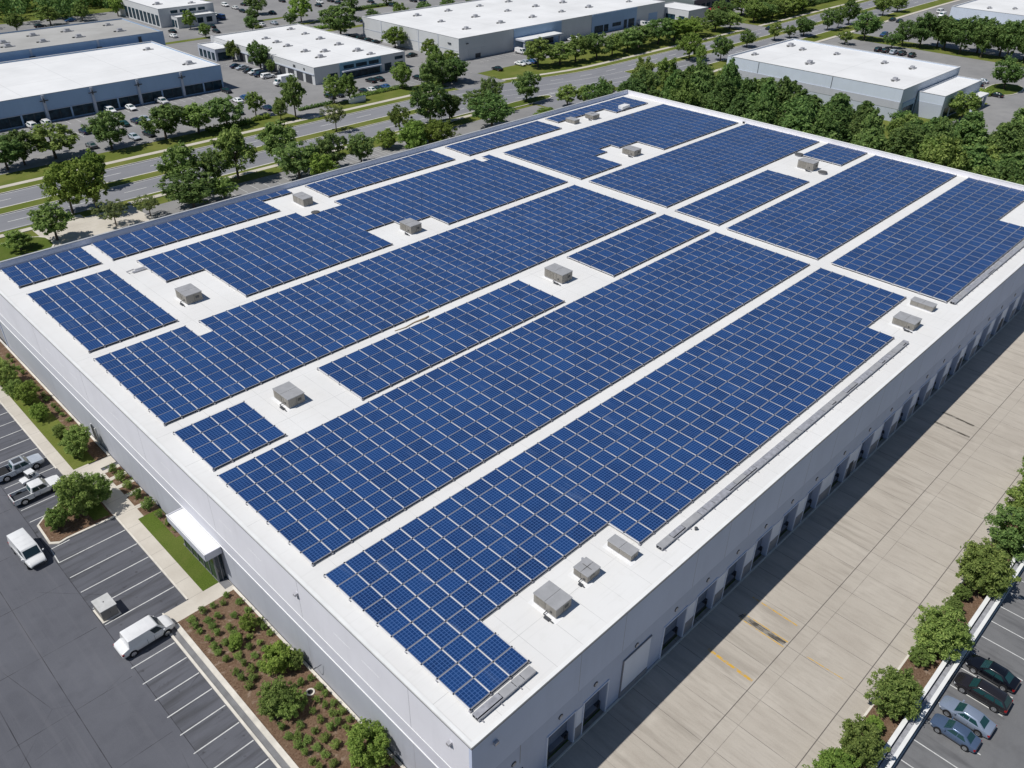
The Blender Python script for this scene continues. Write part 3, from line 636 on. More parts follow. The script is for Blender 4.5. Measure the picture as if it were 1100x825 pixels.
# name, u0, u1, v0, v1, nu, nv, cells left out (col range, row range), extra cells, label ; rows count from v0 upwards
GROUP = 'solar arrays on the white warehouse roof'
def solar(u0, u1, v0, v1, nu, nv, label, holes=(), extra=()):
    X0, X1, Y0, Y1 = u0*S, u1*S, v0*S, v1*S
    pu, pv = (X1-X0)/nu, (Y1-Y0)/nv
    cells = set((i, j) for i in range(nu) for j in range(nv))
    for (i0, i1, j0, j1) in holes: cells -= set((i, j) for i in range(i0, i1) for j in range(j0, j1))
    for (i0, i1, j0, j1) in extra: cells |= set((i, j) for i in range(i0, i1) for j in range(j0, j1))

    o = thing('solar_array', (X0, Y0, RZ), label, 'solar array', GROUP)
    order = sorted(cells, key=lambda c: (X0+c[0]*pu)**2+(Y0+c[1]*pv)**2)
    me = panel_mb(pu, pv).mesh('solar_panel')
    for (i, j) in order[:100]:
        p = bpy.data.objects.new('solar_panel', me); COL.objects.link(p); p.parent = o; p.location = (i*pu, j*pv, 0.30+R.uniform(0, .006)); p.rotation_euler = (R.gauss(0, .004), R.gauss(0, .004), 0)
    if len(order) > 100:
        b = None
        for (i, j) in order[100:]: b = panel_mb(pu, pv, origin=(i*pu, j*pv, 0.30), b=b)
        q = b.build('solar_panels', o); q['kind'] = 'stuff'
    # rails: white ones between the columns, grey ones between the rows, feet below
    b = MB([MT['rail'], MT['rail_grey'], MT['black']])
    for i in sorted(set(c[0] for c in cells) | set(c[0]+1 for c in cells)):
        js = sorted(j for j in range(min(c[1] for c in cells), max(c[1] for c in cells)+1) if (i, j) in cells or (i-1, j) in cells)
        runs = []
        for j in js:
            if runs and runs[-1][1] == j: runs[-1][1] = j+1
            else: runs.append([j, j+1])
        for j0, j1 in runs:
            edge = any(((i, j) in cells) != ((i-1, j) in cells) for j in range(j0, j1))
            wd = 0.055
            b.box(i*pu-wd, i*pu+wd, j0*pv+0.02, j1*pv-0.02, 0.215, 0.275, 0)
            for j in range(j0, j1+1, 2): b.box(i*pu-0.08, i*pu+0.08, j*pv-0.1, j*pv+0.1, 0.0, 0.214, 1)
    for j in sorted(set(c[1] for c in cells) | set(c[1]+1 for c in cells)):
        iis = sorted(i for i in range(nu+40) if (i, j) in cells or (i, j-1) in cells)
        runs = []
        for i in iis:
            if runs and runs[-1][1] == i: runs[-1][1] = i+1
            else: runs.append([i, i+1])
        for i0, i1 in runs:
            b.box(i0*pu, i1*pu, j*pv-0.025, j*pv+0.025, 0.276, 0.300, 1)
            for i in range(i0, i1+1): b.box(i*pu-0.055, i*pu+0.055, j*pv-0.05, j*pv+0.05, 0.301, 0.345, 2)
    b.build('mounting_rails', o)
    for ch in o.children: pass
    return o
solar(.4606, 2.1118, .5218, .8676, 43, 10, 'large solar array along the loading dock edge with two stepped notches, nearest the front corner', holes=[(3, 11, 0, 3), (11, 37, 0, 1), (37, 43, 0, 3)])
solar(.4606, 2.1118, .9019, 1.2126, 43, 9, 'long unbroken solar array beside the dock edge array, second from the loading docks')
solar(.4645, .6202, 1.236, 1.3945, 4, 4, 'small square solar array of sixteen panels in front of the near rooftop unit')
solar(.8046, 1.4436, 1.232, 1.398, 17, 4, 'narrow four row solar array lying between two grey rooftop units')
solar(1.6515, 2.1134, 1.2375, 1.4062, 12, 4, 'short four row solar array between a rooftop unit and the crossing walkway')
solar(.4646, 2.105, 1.4345, 1.7785, 45, 10, 'widest solar array across the roof middle, one panel column missing at its upper left', holes=[(6, 7, 8, 10)])
solar(.470, .6832, 1.8195, 2.2095, 6, 9, 'stout rectangular solar array of six columns near the left roof edge')
solar(.7609, 2.1124, 1.8185, 2.2117, 37, 9, 'stepped solar array with bites cut out around two rooftop units in the left rear', holes=[(0, 3, 0, 5), (16, 22, 0, 2), (16, 19, 2, 3), (14, 18, 8, 9), (35, 36, 8, 9)])
solar(.471, .6846, 2.268, 2.4075, 6, 4, 'smallest corner solar array beside the far left parapet')
solar(.7165, 1.2475, 2.2662, 2.4118, 14, 4, 'strip solar array along the rear parapet ending in a single row tail', extra=[(14, 17, 3, 4)])
solar(1.43, 1.9862, 2.262, 2.3990, 15, 4, 'strip solar array along the rear parapet just left of the crossing walkway')
solar(2.056, 2.5685, 2.258, 2.395, 14, 4, 'strip solar array along the rear parapet just right of the crossing walkway')
solar(2.62, 3.145, 2.253, 2.394, 14, 4, 'little solar array tucked into the far rear corner behind two rooftop units', holes=[(0, 8, 0, 2)])
solar(2.1685, 3.1805, 1.8045, 2.1935, 27, 9, 'solar array beyond the crossing walkway with a notch around one rooftop unit', holes=[(6, 13, 0, 3), (8, 10, 3, 4)])
solar(2.1722, 3.193, 1.4395, 1.7695, 27, 10, 'plain oblong solar array beyond the crossing walkway, between the notched one and a narrow strip')
solar(2.168, 2.737, 1.239, 1.402, 15, 4, 'narrow four row solar array beyond the walkway, left of a rooftop unit')
solar(2.986, 3.1985, 1.2425, 1.402, 6, 4, 'tiny solar array between a rooftop unit and the right rear parapet')
solar(2.162, 3.191, .9034, 1.2065, 27, 9, 'broad solar array beyond the walkway, second from the loading dock edge')
solar(2.164, 3.1975, .5405, .8625, 27, 9, 'broad solar array beyond the walkway, right at the loading dock edge', holes=[(18, 27, 0, 3)])

# ------------------------------------------------------------------ rooftop units, trays, small roof things
def rooftop_unit(x0, x1, y0, y1, h, label, style=0):
    cx, cy = (x0+x1)/2, (y0+y1)/2
    o = thing('rooftop_unit', (cx, cy, RZ), label, 'rooftop unit', 'grey rooftop units on the warehouse roof')
    og = (cx, cy, RZ); hx, hy = (x1-x0)/2, (y1-y0)/2
    def bb(mats): return MB(mats)
    b = bb([MT['trim_white'], MT['galv']]); b.box(-hx-0.35, hx+0.35, -hy-0.35, hy+0.35, 0.0, 0.012, 0); b.box(-hx+0.05, hx-0.05, -hy+0.05, hy-0.05, 0.012, 0.16, 1); b.build('base_curb', o)
    b = bb([MT['hvac'], MT['hvac_dark'], MT['galv']]); b.box(-hx, hx, -hy, hy, 0.16, h-0.09, 0)
    nb = max(2, int(hy*2/0.9))
    for k in range(1, nb): yy = -hy+2*hy*k/nb; b.box(-hx-0.012, -hx, yy-0.015, yy+0.015, 0.2, h-0.12, 1)
    for k in range(1, max(2, int(hx*2/0.9))): xx = -hx+2*hx*k/max(2, int(hx*2/0.9)); b.box(xx-0.015, xx+0.015, -hy-0.012, -hy, 0.2, h-0.12, 1)
    b.build('housing', o)
    b = bb([MT['hvac_top'], MT['hvac_dark']]); b.box(-hx-0.05, hx+0.05, -hy-0.05, hy+0.05, h-0.09, h, 0); b.box(-hx-0.05, hx+0.05, -0.015, 0.015, h, h+0.006, 1)
    b.build('lid', o)
    if style != 2:
        b = bb([MT['hvac_louvre'], MT['hvac_dark']])
        if style == 0: b.box(hx*0.15, hx*0.6, -hy-0.03, -hy-0.013, h*0.42, h*0.66, 1)
        else: b.box(-hx*0.5, hx*0.1, -hy-0.03, -hy-0.013, h*0.3, h*0.7, 0)
        b.build('grille', o)
        b = bb(MT['hvac_louvre']); b.box(-hx-0.03, -hx-0.013, -hy*0.05, hy*0.8, h*0.25, h*0.82); b.build('access_panel', o)
        b = bb(MT['hvac_dark']); b.cyl((-hx-0.02, -hy*0.55, h*0.42), (-1, 0, 0), 0.11, 0.05, 0, 10); b.build('valve', o)
        b = bb(MT['dark']); b.tube([(-hx-0.02, -hy*0.2, 0.25), (-hx-0.4, -hy*0.2, 0.2), (-hx-0.5, -hy*0.9, 0.12), (-hx-0.5, -hy*1.1, 0.12)], [0.06]*4, 0, 8); b.box(-hx-0.62, -hx-0.34, -hy*0.8, -hy*0.35, 0.012, 0.17); b.build('pipe', o)
    if style == 1:
        b = bb(MT['galv']); b.cyl((hx*0.7, hy+0.2, 0), (0, 0, 1), 0.12, h*0.9, 0, 10); b.build('vent_pipe', o)
        b = bb(MT['hvac_dark']); b.box(-0.5, 0.5, -0.03, 0.03, h+0.006, h+0.02); b.box(-0.03, 0.03, -0.5, 0.5, h+0.0205, h+0.028); b.build('lifting_bar', o)
    return o
rooftop_unit(36.5, 38.6, 70.8, 73.9, 1.32, 'grey rooftop unit on the open white patch right of the sixteen panel array')
rooftop_unit(40.0, 42.3, 101.6, 104.7, 1.43, 'grey rooftop unit beside the bite in the stepped array, nearest the left roof edge')
rooftop_unit(71.5, 73.4, 121.3, 124.6, 1.42, 'grey rooftop unit at the rear left between two parapet strips of panels', 2)
rooftop_unit(77.4, 79.6, 99.3, 102.2, 1.46, 'grey rooftop unit in the notch at the lower edge of the stepped rear array')
rooftop_unit(81.9, 84.1, 70.5, 74.0, 1.49, 'grey rooftop unit in the centre of the roof between two narrow arrays')
rooftop_unit(135.2, 137.5, 98.9, 102.0, 1.30, 'grey rooftop unit in the notch of the array beyond the walkway')
rooftop_unit(154.0, 156.1, 69.5, 72.8, 1.65, 'grey rooftop unit near the right rear parapet with dark vents at both ends')
rooftop_unit(35.8, 37.7, 29.6, 32.15, 1.22, 'big boxy grey unit nearest the front corner, with a seam across its lid')
rooftop_unit(40.6, 42.25, 30.3, 31.9, 0.98, 'small cubic grey unit with a cross bar on its lid, middle of the front three', 1)
rooftop_unit(45.4, 46.45, 29.3, 32.0, 0.85, 'low narrow plain grey unit beside the first dock edge cable tray', 2)
rooftop_unit(105.4, 107.6, 29.1, 32.0, 1.13, 'grey rooftop unit by the right dock edge between two cable trays')
rooftop_unit(112.6, 113.9, 29.5, 32.6, 0.87, 'low slanted pale grey unit right beside the walkway end at the dock edge', 2)
rooftop_unit(143.4, 145.1, 122.2, 124.9, 0.96, 'small grey rooftop unit at the far rear, left one of the pair', 2)
rooftop_unit(149.1, 151.4, 121.6, 124.0, 1.10, 'small grey rooftop unit at the far rear, right one of the pair', 1)
def cable_tray(x0, x1, yc, label):
    o = thing('cable_tray', (x0, yc, RZ), label, 'cable tray', 'galvanised cable trays along the dock edge'); L = x1-x0
    b = MB([MT['galv'], MT['dark']]); b.box(0, L, -0.36, -0.30, 0.1, 0.34, 0); b.box(0, L, 0.28, 0.34, 0.1, 0.34, 0); b.box(0, L, -0.30, 0.28, 0.1, 0.13, 1); b.box(0, L, -0.02, 0.02, 0.13, 0.30, 0); b.build('tray', o)
    b = MB([MT['galv'], MT['hvac_top']]); q = 0.0; rr = random.Random(int(x0))
    while q < L-0.4:
        s = min(L-q, rr.choice((0.9, 1.4, 1.9, 2.6))); 
        b = MB([MT['galv'], MT['hvac_top']])
        if True: b.box(q+0.03, q+s-0.03, -0.38 if rr.random() < .75 else -0.2, 0.35, 0.342, 0.365, 0 if rr.random() < .6 else 1); b.build('cover_plate', o)
        q += s
    q = 0.3
    while q < L: b = MB(MT['rail_grey']); b.box(q-0.04, q+0.04, -0.62, 0.5, 0.0, 0.099); b.build('support', o); q += 2.0
    return o
cable_tray(24.7, 30.8, 27.45, 'short galvanised cable tray at the front corner of the roof')
cable_tray(48.5, 101.8, 28.5, 'long galvanised cable tray along the dock edge of the nearest array')
cable_tray(117.2, 172.0, 28.5, 'galvanised cable tray along the dock edge beyond the crossing walkway')
def roof_vent(x, y, r, h, label, mats=('hvac_dark', 'galv')):
    o = thing('roof_vent', (x, y, RZ), label, 'roof vent')
    b = MB(MT[mats[1]]); b.cyl((0, 0, 0), (0, 0, 1), r*0.8, h*0.6, 0, 16); b.build('collar', o)
    b = MB(MT[mats[0]]); b.cyl((0, 0, h*0.6), (0, 0, 1), r, h*0.2, 0, 16); b.cyl((0, 0, h*0.8), (0, 0, 1), r, h*0.2, 0, 16, r*0.5); b.build('cap', o)
roof_vent(71.2, 117.3, 0.75, 0.5, 'squat round dark vent in front of the rear left rooftop unit')
roof_vent(161.1, 76.3, 0.9, 0.5, 'round dark vent behind the rooftop unit near the right rear parapet')
roof_vent(154.5, 67.6, 0.9, 0.5, 'round dark vent in front of the rooftop unit near the right rear parapet')
roof_vent(158.5, 117.6, 0.6, 0.35, 'flat dark vent on the far rear walkway strip')
roof_vent(53.1, 27.6, 0.16, 0.35, 'tiny dark pipe stub on the dock edge beside the long cable tray', ('dark', 'dark'))
roof_vent(173.0, 96.7, 0.3, 0.4, 'small dark vent by the right rear parapet', ('dark', 'dark'))
o = thing('conduit', (40.4, 116.6, RZ), 'low grey conduit junction at the left tip of the stepped array', 'conduit')
b = MB(MT['galv']); b.box(-1.4, 1.4, -0.45, -0.05, 0.02, 0.22); b.box(-0.8, 1.6, 0.15, 0.5, 0.02, 0.18); b.build('box', o)
b = MB(MT['rail_grey']); b.tube([(-1.4, -0.25, 0.1), (-1.9, -0.2, 0.1), (-2.0, 0.6, 0.1), (-0.8, 0.8, 0.1)], [0.05]*4, 0, 8); b.build('pipe', o)
o = tag(MB(MT['dirt']).tube([(-2.6, 0.1, 0.06), (-1.0, -0.15, 0.06), (0.6, 0.1, 0.06), (2.4, -0.1, 0.12), (3.1, 0.05, 0.1)], [0.05, 0.08, 0.09, 0.12, 0.10], 0, 8).build('hose', None, None), 'brown hose left lying on the white walkway above the narrow array', 'hose'); o.location = (58.6, 76.4, RZ)
o = thing('skylight_cowl', (161.6, 122.6, RZ), 'white angled cowl standing on the far rear corner array', 'cowl')
b = MB(MT['coping']); b.prism([(-1.6, -0.9), (1.6, -0.6), (1.4, 0.9), (-1.2, 0.7)], 0.35, 1.0); b.build('hood', o)
b = MB(MT['galv']); b.box(-1.0, 1.0, -0.5, 0.5, 0, 0.35); b.build('base', o)

# ------------------------------------------------------------------ vehicles (front = +X, wheels on z = 0)
def ring(x, zb, zs, w, crown=0.03):
    h = [(w*0.90, zb), (w, zb+0.16), (w*0.995, zs-0.20), (w*0.94, zs-0.03), (w*0.80, zs)]
    pts = h + [(0, zs+crown)] + [(-a, z) for a, z in reversed(h)] + [(0, zb)]
    return [(x, y, z) for y, z in pts]
KIND = {
 # stations (x, z bottom, z shoulder, half width), hull x1..x4 (windscreen base, roof front, roof rear, rear window base), z base, z roof, half widths, wheel x, wheel radius
 'sedan':  dict(st=[(-2.28, .42, .74, .70), (-2.2, .30, .86, .82), (-1.7, .24, .93, .88), (-.6, .22, .92, .90), (.9, .22, .91, .90), (1.6, .24, .83, .88), (2.1, .28, .72, .80), (2.28, .40, .60, .66)], hull=(1.05, .25, -.95, -1.72), zb=.90, zr=1.42, wb=.80, wt=.60, wx=1.36, wr=.33),
 'wagon':  dict(st=[(-2.4, .42, .80, .74), (-2.3, .32, .96, .86), (-1.7, .26, 1.0, .91), (-.6, .24, .97, .92), (.9, .24, .95, .92), (1.7, .26, .88, .90), (2.2, .30, .78, .82), (2.38, .42, .66, .68)], hull=(1.15, .40, -1.75, -2.3), zb=.95, zr=1.52, wb=.83, wt=.63, wx=1.42, wr=.35),
 'suv':    dict(st=[(-2.3, .5, .9, .78), (-2.2, .40, 1.05, .90), (-1.7, .34, 1.08, .93), (.9, .32, 1.06, .94), (1.6, .34, 1.0, .92), (2.1, .38, .92, .86), (2.28, .5, .8, .74)], hull=(1.1, .5, -1.85, -2.2), zb=1.04, zr=1.70, wb=.86, wt=.70, wx=1.38, wr=.38),
 'pickup': dict(st=[(-.55, .42, 1.05, .95), (.9, .40, 1.05, .96), (1.5, .40, 1.05, .96), (2.3, .42, 1.02, .94), (2.72, .46, .96, .88), (2.8, .54, .82, .80)], hull=(1.35, .75, -.55, -.82), zb=1.04, zr=1.74, wb=.88, wt=.70, wx=1.72, wr=.40),
 'van':    dict(st=[(-2.7, .5, 1.0, .92), (-2.6, .40, 1.15, .99), (.9, .38, 1.15, 1.0), (1.6, .38, 1.12, .98), (2.2, .40, 1.02, .92), (2.6, .46, .88, .84), (2.7, .54, .74, .74)], hull=(1.72, 1.0, -2.55, -2.66), zb=1.12, zr=2.05, wb=.95, wt=.84, wx=1.70, wr=.37),
 'stepvan':dict(st=[(-2.75, .5, .92, .88), (-2.65, .40, 1.06, .99), (-1.9, .38, 1.30, 1.0), (.9, .38, 1.18, 1.0), (1.6, .38, 1.16, .98), (2.3, .40, 1.05, .92), (2.62, .46, .90, .84), (2.72, .54, .74, .74)], hull=(1.75, 1.05, -1.80, -2.00), zb=1.14, zr=2.12, wb=.96, wt=.87, wx=1.72, wr=.37),
}
def vehicle(kind, pt, glass='carglass'):
    """dict of part name -> list of MB (each one becomes a mesh of its own)"""
    K = KIND[kind]; out = {}
    mats = [pt, MT['black'], MT['dark']]
    b = MB(mats); b.loft([ring(*s) for s in K['st']], 0)
    x1, x2, x3, x4 = K['hull']; zb, zr, wb, wt = K['zb'], K['zr'], K['wb'], K['wt']
    xf = K['st'][-1][0]; xr = K['st'][0][0]
    if kind == 'pickup':
        w = .95
        for a in (-w, w-.09): b.box(-2.75, -.56, a, a+.09, .42, 1.08, 0)
        b.box(-2.80, -2.72, -w, w, .46, 1.06, 0); b.box(-2.72, -.56, -w+.09, w-.09, .46, .62, 2); b.box(-2.92, -2.80, -.85, .85, .46, .60, 2); xr = -2.8
    n = 10
    base = [(x1, wb), (x1-.12*(x1-x4), wb+.01), (x4, wb)]
    hull = [[(x1, -wb*.93, zb), (x1, wb*.93, zb), (x4+.05, wb, zb), (x4, wb*.94, zb), (x4, -wb*.94, zb), (x4+.05, -wb, zb)],
            [(x1-(x1-x2)*.93, -wt-.02, zr-.06), (x1-(x1-x2)*.93, wt+.02, zr-.06), (x3-.02, wt+.02, zr-.06), (x3-.06, wt*.95, zr-.06), (x3-.06, -wt*.95, zr-.06), (x3-.02, -wt-.02, zr-.06)],
            [(x2-.06, -wt+.07, zr), (x2-.06, wt-.07, zr), (x3+.1, wt-.07, zr), (x3+.06, wt*.85, zr), (x3+.06, -wt*.85, zr), (x3+.1, -wt+.07, zr)]]
    b.loft(hull, 0)
    for sx in (K['wx'], -K['wx']):
        for sy in (-1, 1):
            w = max(s[3] for s in K['st']); b.cyl((sx, sy*(w-.10), K['wr']+.02), (0, sy, 0), K['wr']+.07, .106, 1, 18)
    zl = K['st'][-1][2]-.10
    b.box(xf-.16, xf+.012, -.62, .62, K['st'][-1][1]-.02, K['st'][-1][1]+.10, 2); b.box(xf-.10, xf+.014, -.40, .40, zl-.06, zl+.05, 2)
    side = max(q[3] for q in K['st'])
    if kind in ('van', 'stepvan'):
        for xx in (x1-.25, x1-1.25, -.2):
            for sy in (-1, 1): b.box(xx-.012, xx+.012, min(sy*(side-.02), sy*(side+.006)), max(sy*(side-.02), sy*(side+.006)), .5, 1.12, 2)
        b.box(xr-.014, xr+.05, -.75, .75, .48, .62, 2); b.box(xf-.12, xf+.02, -.55, .55, .60, .74, 2)
        for xx in (-.4, -1.3, .4): b.box(xx-.012, xx+.012, -wt+.12, wt-.12, zr+.001, zr+.012, 0) if x3 < xx else None
    else:
        for xx in (x1-.12, (x2+x3)/2, x3-.05):
            for sy in (-1, 1): b.box(xx-.010, xx+.010, min(sy*(side-.03), sy*(side+.003)), max(sy*(side-.03), sy*(side+.003)), .38, zb-.12, 2)
        for sy in (-1, 1): b.box(x4+.6, x1-.1, min(sy*(side-.03), sy*(side+.008)), max(sy*(side-.03), sy*(side+.008)), .36, .42, 2)
    out['body'] = [b]
    def lerp(p, q, t): return tuple(p[i]+(q[i]-p[i])*t for i in range(3))
    def pane(p0, p1, p2, p3, off, m0=.06, m1=.06, v0=.08, v1=.10):
        P0, P1, P2, P3 = lerp(lerp(p0, p1, m0), lerp(p3, p2, m0), v0), lerp(lerp(p0, p1, 1-m1), lerp(p3, p2, 1-m1), v0), lerp(lerp(p0, p1, 1-m1), lerp(p3, p2, 1-m1), 1-v1), lerp(lerp(p0, p1, m0), lerp(p3, p2, m0), 1-v1)
        q = MB(MT[glass]); nn = (Vector(P1)-Vector(P0)).cross(Vector(P3)-Vector(P0)).normalized()
        a = [tuple(Vector(p)+nn*off) for p in (P0, P1, P2, P3)]; c = [tuple(Vector(p)-nn*.02) for p in (P0, P1, P2, P3)]
        i = 0; q.v = a+c; q.f = [(0, 1, 2, 3), (0, 4, 5, 1), (1, 5, 6, 2), (2, 6, 7, 3), (3, 7, 4, 0)]; q.m = [0]*5; return q
    H0, H1 = hull[0], hull[1]
    out['windscreen'] = [pane(H0[0], H0[1], H1[1], H1[0], .012)]
    if kind != 'stepvan': out['rear_window'] = [pane(H0[3], H0[4], H1[4], H1[3], .012, .08, .08, .12, .12)]
    sw = []
    if kind in ('van', 'stepvan'): spans = [(.06, .30)]
    elif kind == 'pickup': spans = [(.10, .50), (.54, .92)]
    elif kind == 'sedan': spans = [(.12, .48), (.51, .84)]
    else: spans = [(.10, .38), (.41, .68), (.71, .95)]
    L = 1.0
    for (a0, a1) in spans:
        for s in (1, 0):
            p0, p1, p2, p3 = (H0[1], H0[2], H1[2], H1[1]) if s else (H0[5], H0[0], H1[0], H1[5])
            sw.append(pane(p0, p1, p2, p3, .012, a0 if s else 1-a1, 1-a1 if s else a0, .10, .12) if s else pane(p0, p1, p2, p3, .012, 1-a1, a0, .10, .12))
    out['side_window'] = sw
    tw, rm = [], []
    for sx in (K['wx'], -K['wx']):
        for sy in (-1, 1):
            w = max(s[3] for s in K['st'])
            q = MB([MT['black'], MT['chrome']]); q.cyl((sx, sy*(w-.19), K['wr']), (0, sy, 0), K['wr'], .205, 0, 20); tw.append(q)
            r = MB([MT['chrome'], MT['dark']]); r.cyl((sx, sy*(w+.0151), K['wr']), (0, sy, 0), K['wr']*.66, .008, 0, 16)
            for k in range(5):
                t = 2*math.pi*k/5+.3; r.cyl((sx+.115*math.cos(t)*K['wr']/.33, sy*(w+.0232), K['wr']+.115*math.sin(t)*K['wr']/.33), (0, sy, 0), .042, .003, 1, 8)
            rm.append(r)
    out['wheel'] = list(zip(tw, rm))
    hl, tl = [], []
    wv = K['st'][-2][3]
    for sy in (-1, 1):
        q = MB(MT['head']); xx = K['st'][-2][0]; q.prism([(xx-.28, sy*(wv*1.02)), (xx+.02, sy*(wv*1.0)), (xf-.03, sy*(wv*.80)), (xf-.10, sy*wv*.62), (xx-.02, sy*wv*.80)][::sy], zl-.05, zl+.085); hl.append(q)
        wr_ = K['st'][1][3] if kind != 'pickup' else .93
        zt = (K['st'][1][2] if kind != 'pickup' else 1.02)
        q = MB(MT['tail']); q.box(xr-.012 if kind == 'pickup' else xr+.02, xr+.22, min(sy*wr_*.70, sy*wr_*1.012), max(sy*wr_*.70, sy*wr_*1.012), zt-.30, zt-.10); tl.append(q)
    out['headlight'] = hl; out['tail_light'] = tl
    mr = []
    for sy in (-1, 1):
        q = MB([pt, MT['dark']]); q.box(x1-.32, x1-.18, min(sy*(wb+.05), sy*(wb+.23)), max(sy*(wb+.05), sy*(wb+.23)), zb+.02, zb+.16); mr.append(q)
    out['mirror'] = mr
    return out
def near_vehicle(name, kind, pt, loc, rz, label, cat, group=None, glass='carglass', extra=None):
    o = thing(name, loc, label, cat, group, rz)
    for part, lst in vehicle(kind, pt, glass).items():
        for q in lst:
            if part == 'wheel':
                wv = q[0].build('wheel', o, None, 40); q[1].build('rim', wv, None, 40)
            else: q.build(part, o, None, 40)
    if extra: extra(o)
    return o
PI = math.pi
near_vehicle('car', 'sedan', MT['p_black'], (68.75, 2.62, .012), PI/2-.03, 'black sedan parked at the kerb, furthest from the camera in the row of four cars', 'car', 'cars parked by the white retaining wall')
near_vehicle('car', 'wagon', MT['p_brown'], (65.75, 2.50, .012), PI/2+.0, 'dark charcoal estate car parked between the black sedan and the silver blue sedan', 'car', 'cars parked by the white retaining wall')
near_vehicle('car', 'sedan', MT['p_silver'], (62.15, 2.55, .012), PI/2-.03, 'silver blue sedan parked next to the charcoal estate car', 'car', 'cars parked by the white retaining wall')
near_vehicle('car', 'sedan', MT['p_steel'], (59.72, 2.66, .012), PI/2-.02, 'small steel blue sedan, nearest the camera of the four parked cars', 'car', 'cars parked by the white retaining wall').scale = (.88, .90, .97)
def bed_cover(o):
    b = MB([MT['trim_white'], MT['dark']]); b.box(-.42, .58, -.5, .5, 1.741, 1.755, 1); b.build('sunroof', o)
    b = MB(MT['black']); b.box(-2.70, -1.2, -.85, .85, 1.085, 1.11); b.build('bed_cover', o)
near_vehicle('pickup_truck', 'pickup', MT['p_white_shade'], (13.7, 98.6, .012), 0.02, 'pale crew cab pickup truck with a dark sunroof, further from the tree island', 'pickup truck', None, 'carglass', bed_cover)
near_vehicle('pickup_truck', 'pickup', MT['p_white'], (13.75, 92.7, .012), 0.02, 'white pickup truck with an open grey bed parked beside the tree island', 'pickup truck')
near_vehicle('van', 'van', MT['p_white'], (9.35, 82.7, .012), -PI/2+.06, 'white panel van driving along the asphalt aisle towards the bottom of the photo', 'van', None, 'glass')
near_vehicle('van', 'stepvan', MT['p_white'], (13.35, 62.85, .012), 0.03, 'white cargo van with a sloping tail parked nose towards the path', 'van', None, 'glass')
o = thing('utility_cart', (14.1, 95.9, .012), 'tiny white utility cart squeezed between the two pickup trucks', 'cart', None, .15)
b = MB([MT['p_white'], MT['black']]); b.loft([ring(-1.2, .3, .55, .45), ring(-1.0, .25, .62, .55), ring(-.1, .25, .62, .58), ring(.7, .25, .60, .56), ring(1.0, .3, .5, .45)], 0); b.build('body', o, None, 40)
b = MB([MT['p_white']]); b.prism([(-.35, -.5), (.55, -.5), (.55, .5), (-.35, .5)], 1.30, 1.36)
for xx in (-.32, .50):
    for yy in (-.47, .43): b.box(xx, xx+.05, yy, yy+.05, .6, 1.3)
b.build('roof', o)
b = MB(MT['carglass']); b.box(.50, .53, -.41, .41, .65, 1.28); b.build('windscreen', o)
b = MB(MT['dark']); b.box(-.3, .1, -.42, .42, .62, .8); b.box(-.38, -.31, -.42, .42, .62, 1.15); b.build('seat', o)
for xx in (-.75, .65):
    for yy in (-.52, .52): b = MB(MT['black']); b.cyl((xx, yy-.07, .22), (0, 1, 0), .22, .14, 0, 14); b.build('wheel', o)
o = thing('utility_cabinet', (12.05, 69.05, .012), 'pale grey metal utility cabinet standing in a parking bay near the cargo van', 'utility cabinet', None, .02)
b = MB(MT['kerb']); b.box(-.95, .95, -1.2, 1.2, 0, .08); b.build('base_pad', o)
b = MB([MT['hvac'], MT['drip']]); b.box(-.78, .78, -1.0, 1.0, .08, 1.36, 0); b.box(-.01, .01, -1.012, -1.0, .15, 1.3, 1); b.box(-.792, -.78, -.01, .01, .15, 1.3, 1); b.build('cabinet', o)
b = MB(MT['alu_lid']); b.box(-.84, .84, -1.06, 1.06, 1.36, 1.44); b.build('lid', o)
b = MB(MT['dark']); b.cyl((0, .1, 1.44), (0, 0, 1), .06, .05, 0, 10); b.box(.05, .08, -1.04, -1.012, .7, .95); b.build('handle', o)

# cars and trucks in the far lots: one mesh per kind, paint comes from the object colour
def far_mesh(kind):
    d = vehicle(kind, MT['p_obj']); b = MB([MT['p_obj'], MT['black'], MT['dark'], MT['carglass'], MT['chrome'], MT['head'], MT['tail']])
    for part, lst in d.items():
        for q in lst:
            if isinstance(q, tuple): b.add(q[0]); b.add(q[1])
            else: b.add(q)
    return b.mesh('parked_car', 40)
FM = {k: far_mesh(k) for k in ('sedan', 'suv', 'pickup', 'van')}
b = MB([MT['p_obj'], MT['black'], MT['dark'], MT['carglass'], MT['chrome'], MT['trim_white']])
b.box(-3.3, 1.35, -1.12, 1.12, .9, 3.0, 5); b.box(-3.2, 3.0, -.5, .5, .5, .9, 2)
b.loft([ring(1.5, .6, 1.5, 1.0), ring(2.6, .6, 1.45, 1.0), ring(3.2, .65, 1.25, .92)], 0)
b.loft([[(2.75, -.9, 1.45), (2.75, .9, 1.45), (1.5, .95, 1.45), (1.5, -.95, 1.45)], [(2.25, -.8, 2.25), (2.25, .8, 2.25), (1.5, .85, 2.25), (1.5, -.85, 2.25)]], 0)
b.face([(2.745, -.78, 1.55), (2.745, .78, 1.55), (2.36, .72, 2.15), (2.36, -.72, 2.15)], 3)
for sy in (-1, 1): b.face([(2.5, sy*.935, 1.55), (1.7, sy*.945, 1.55), (1.7, sy*.885, 2.12), (2.2, sy*.88, 2.12)][::sy], 3)
for xx in (-2.2, 2.3):
    for sy in (-1, 1): b.cyl((xx, sy*.75, .45), (0, sy, 0), .45, .3, 1, 16); b.cyl((xx, sy*1.051, .45), (0, sy, 0), .26, .008, 4, 12)
FM['truck'] = b.mesh('box_truck', 40)
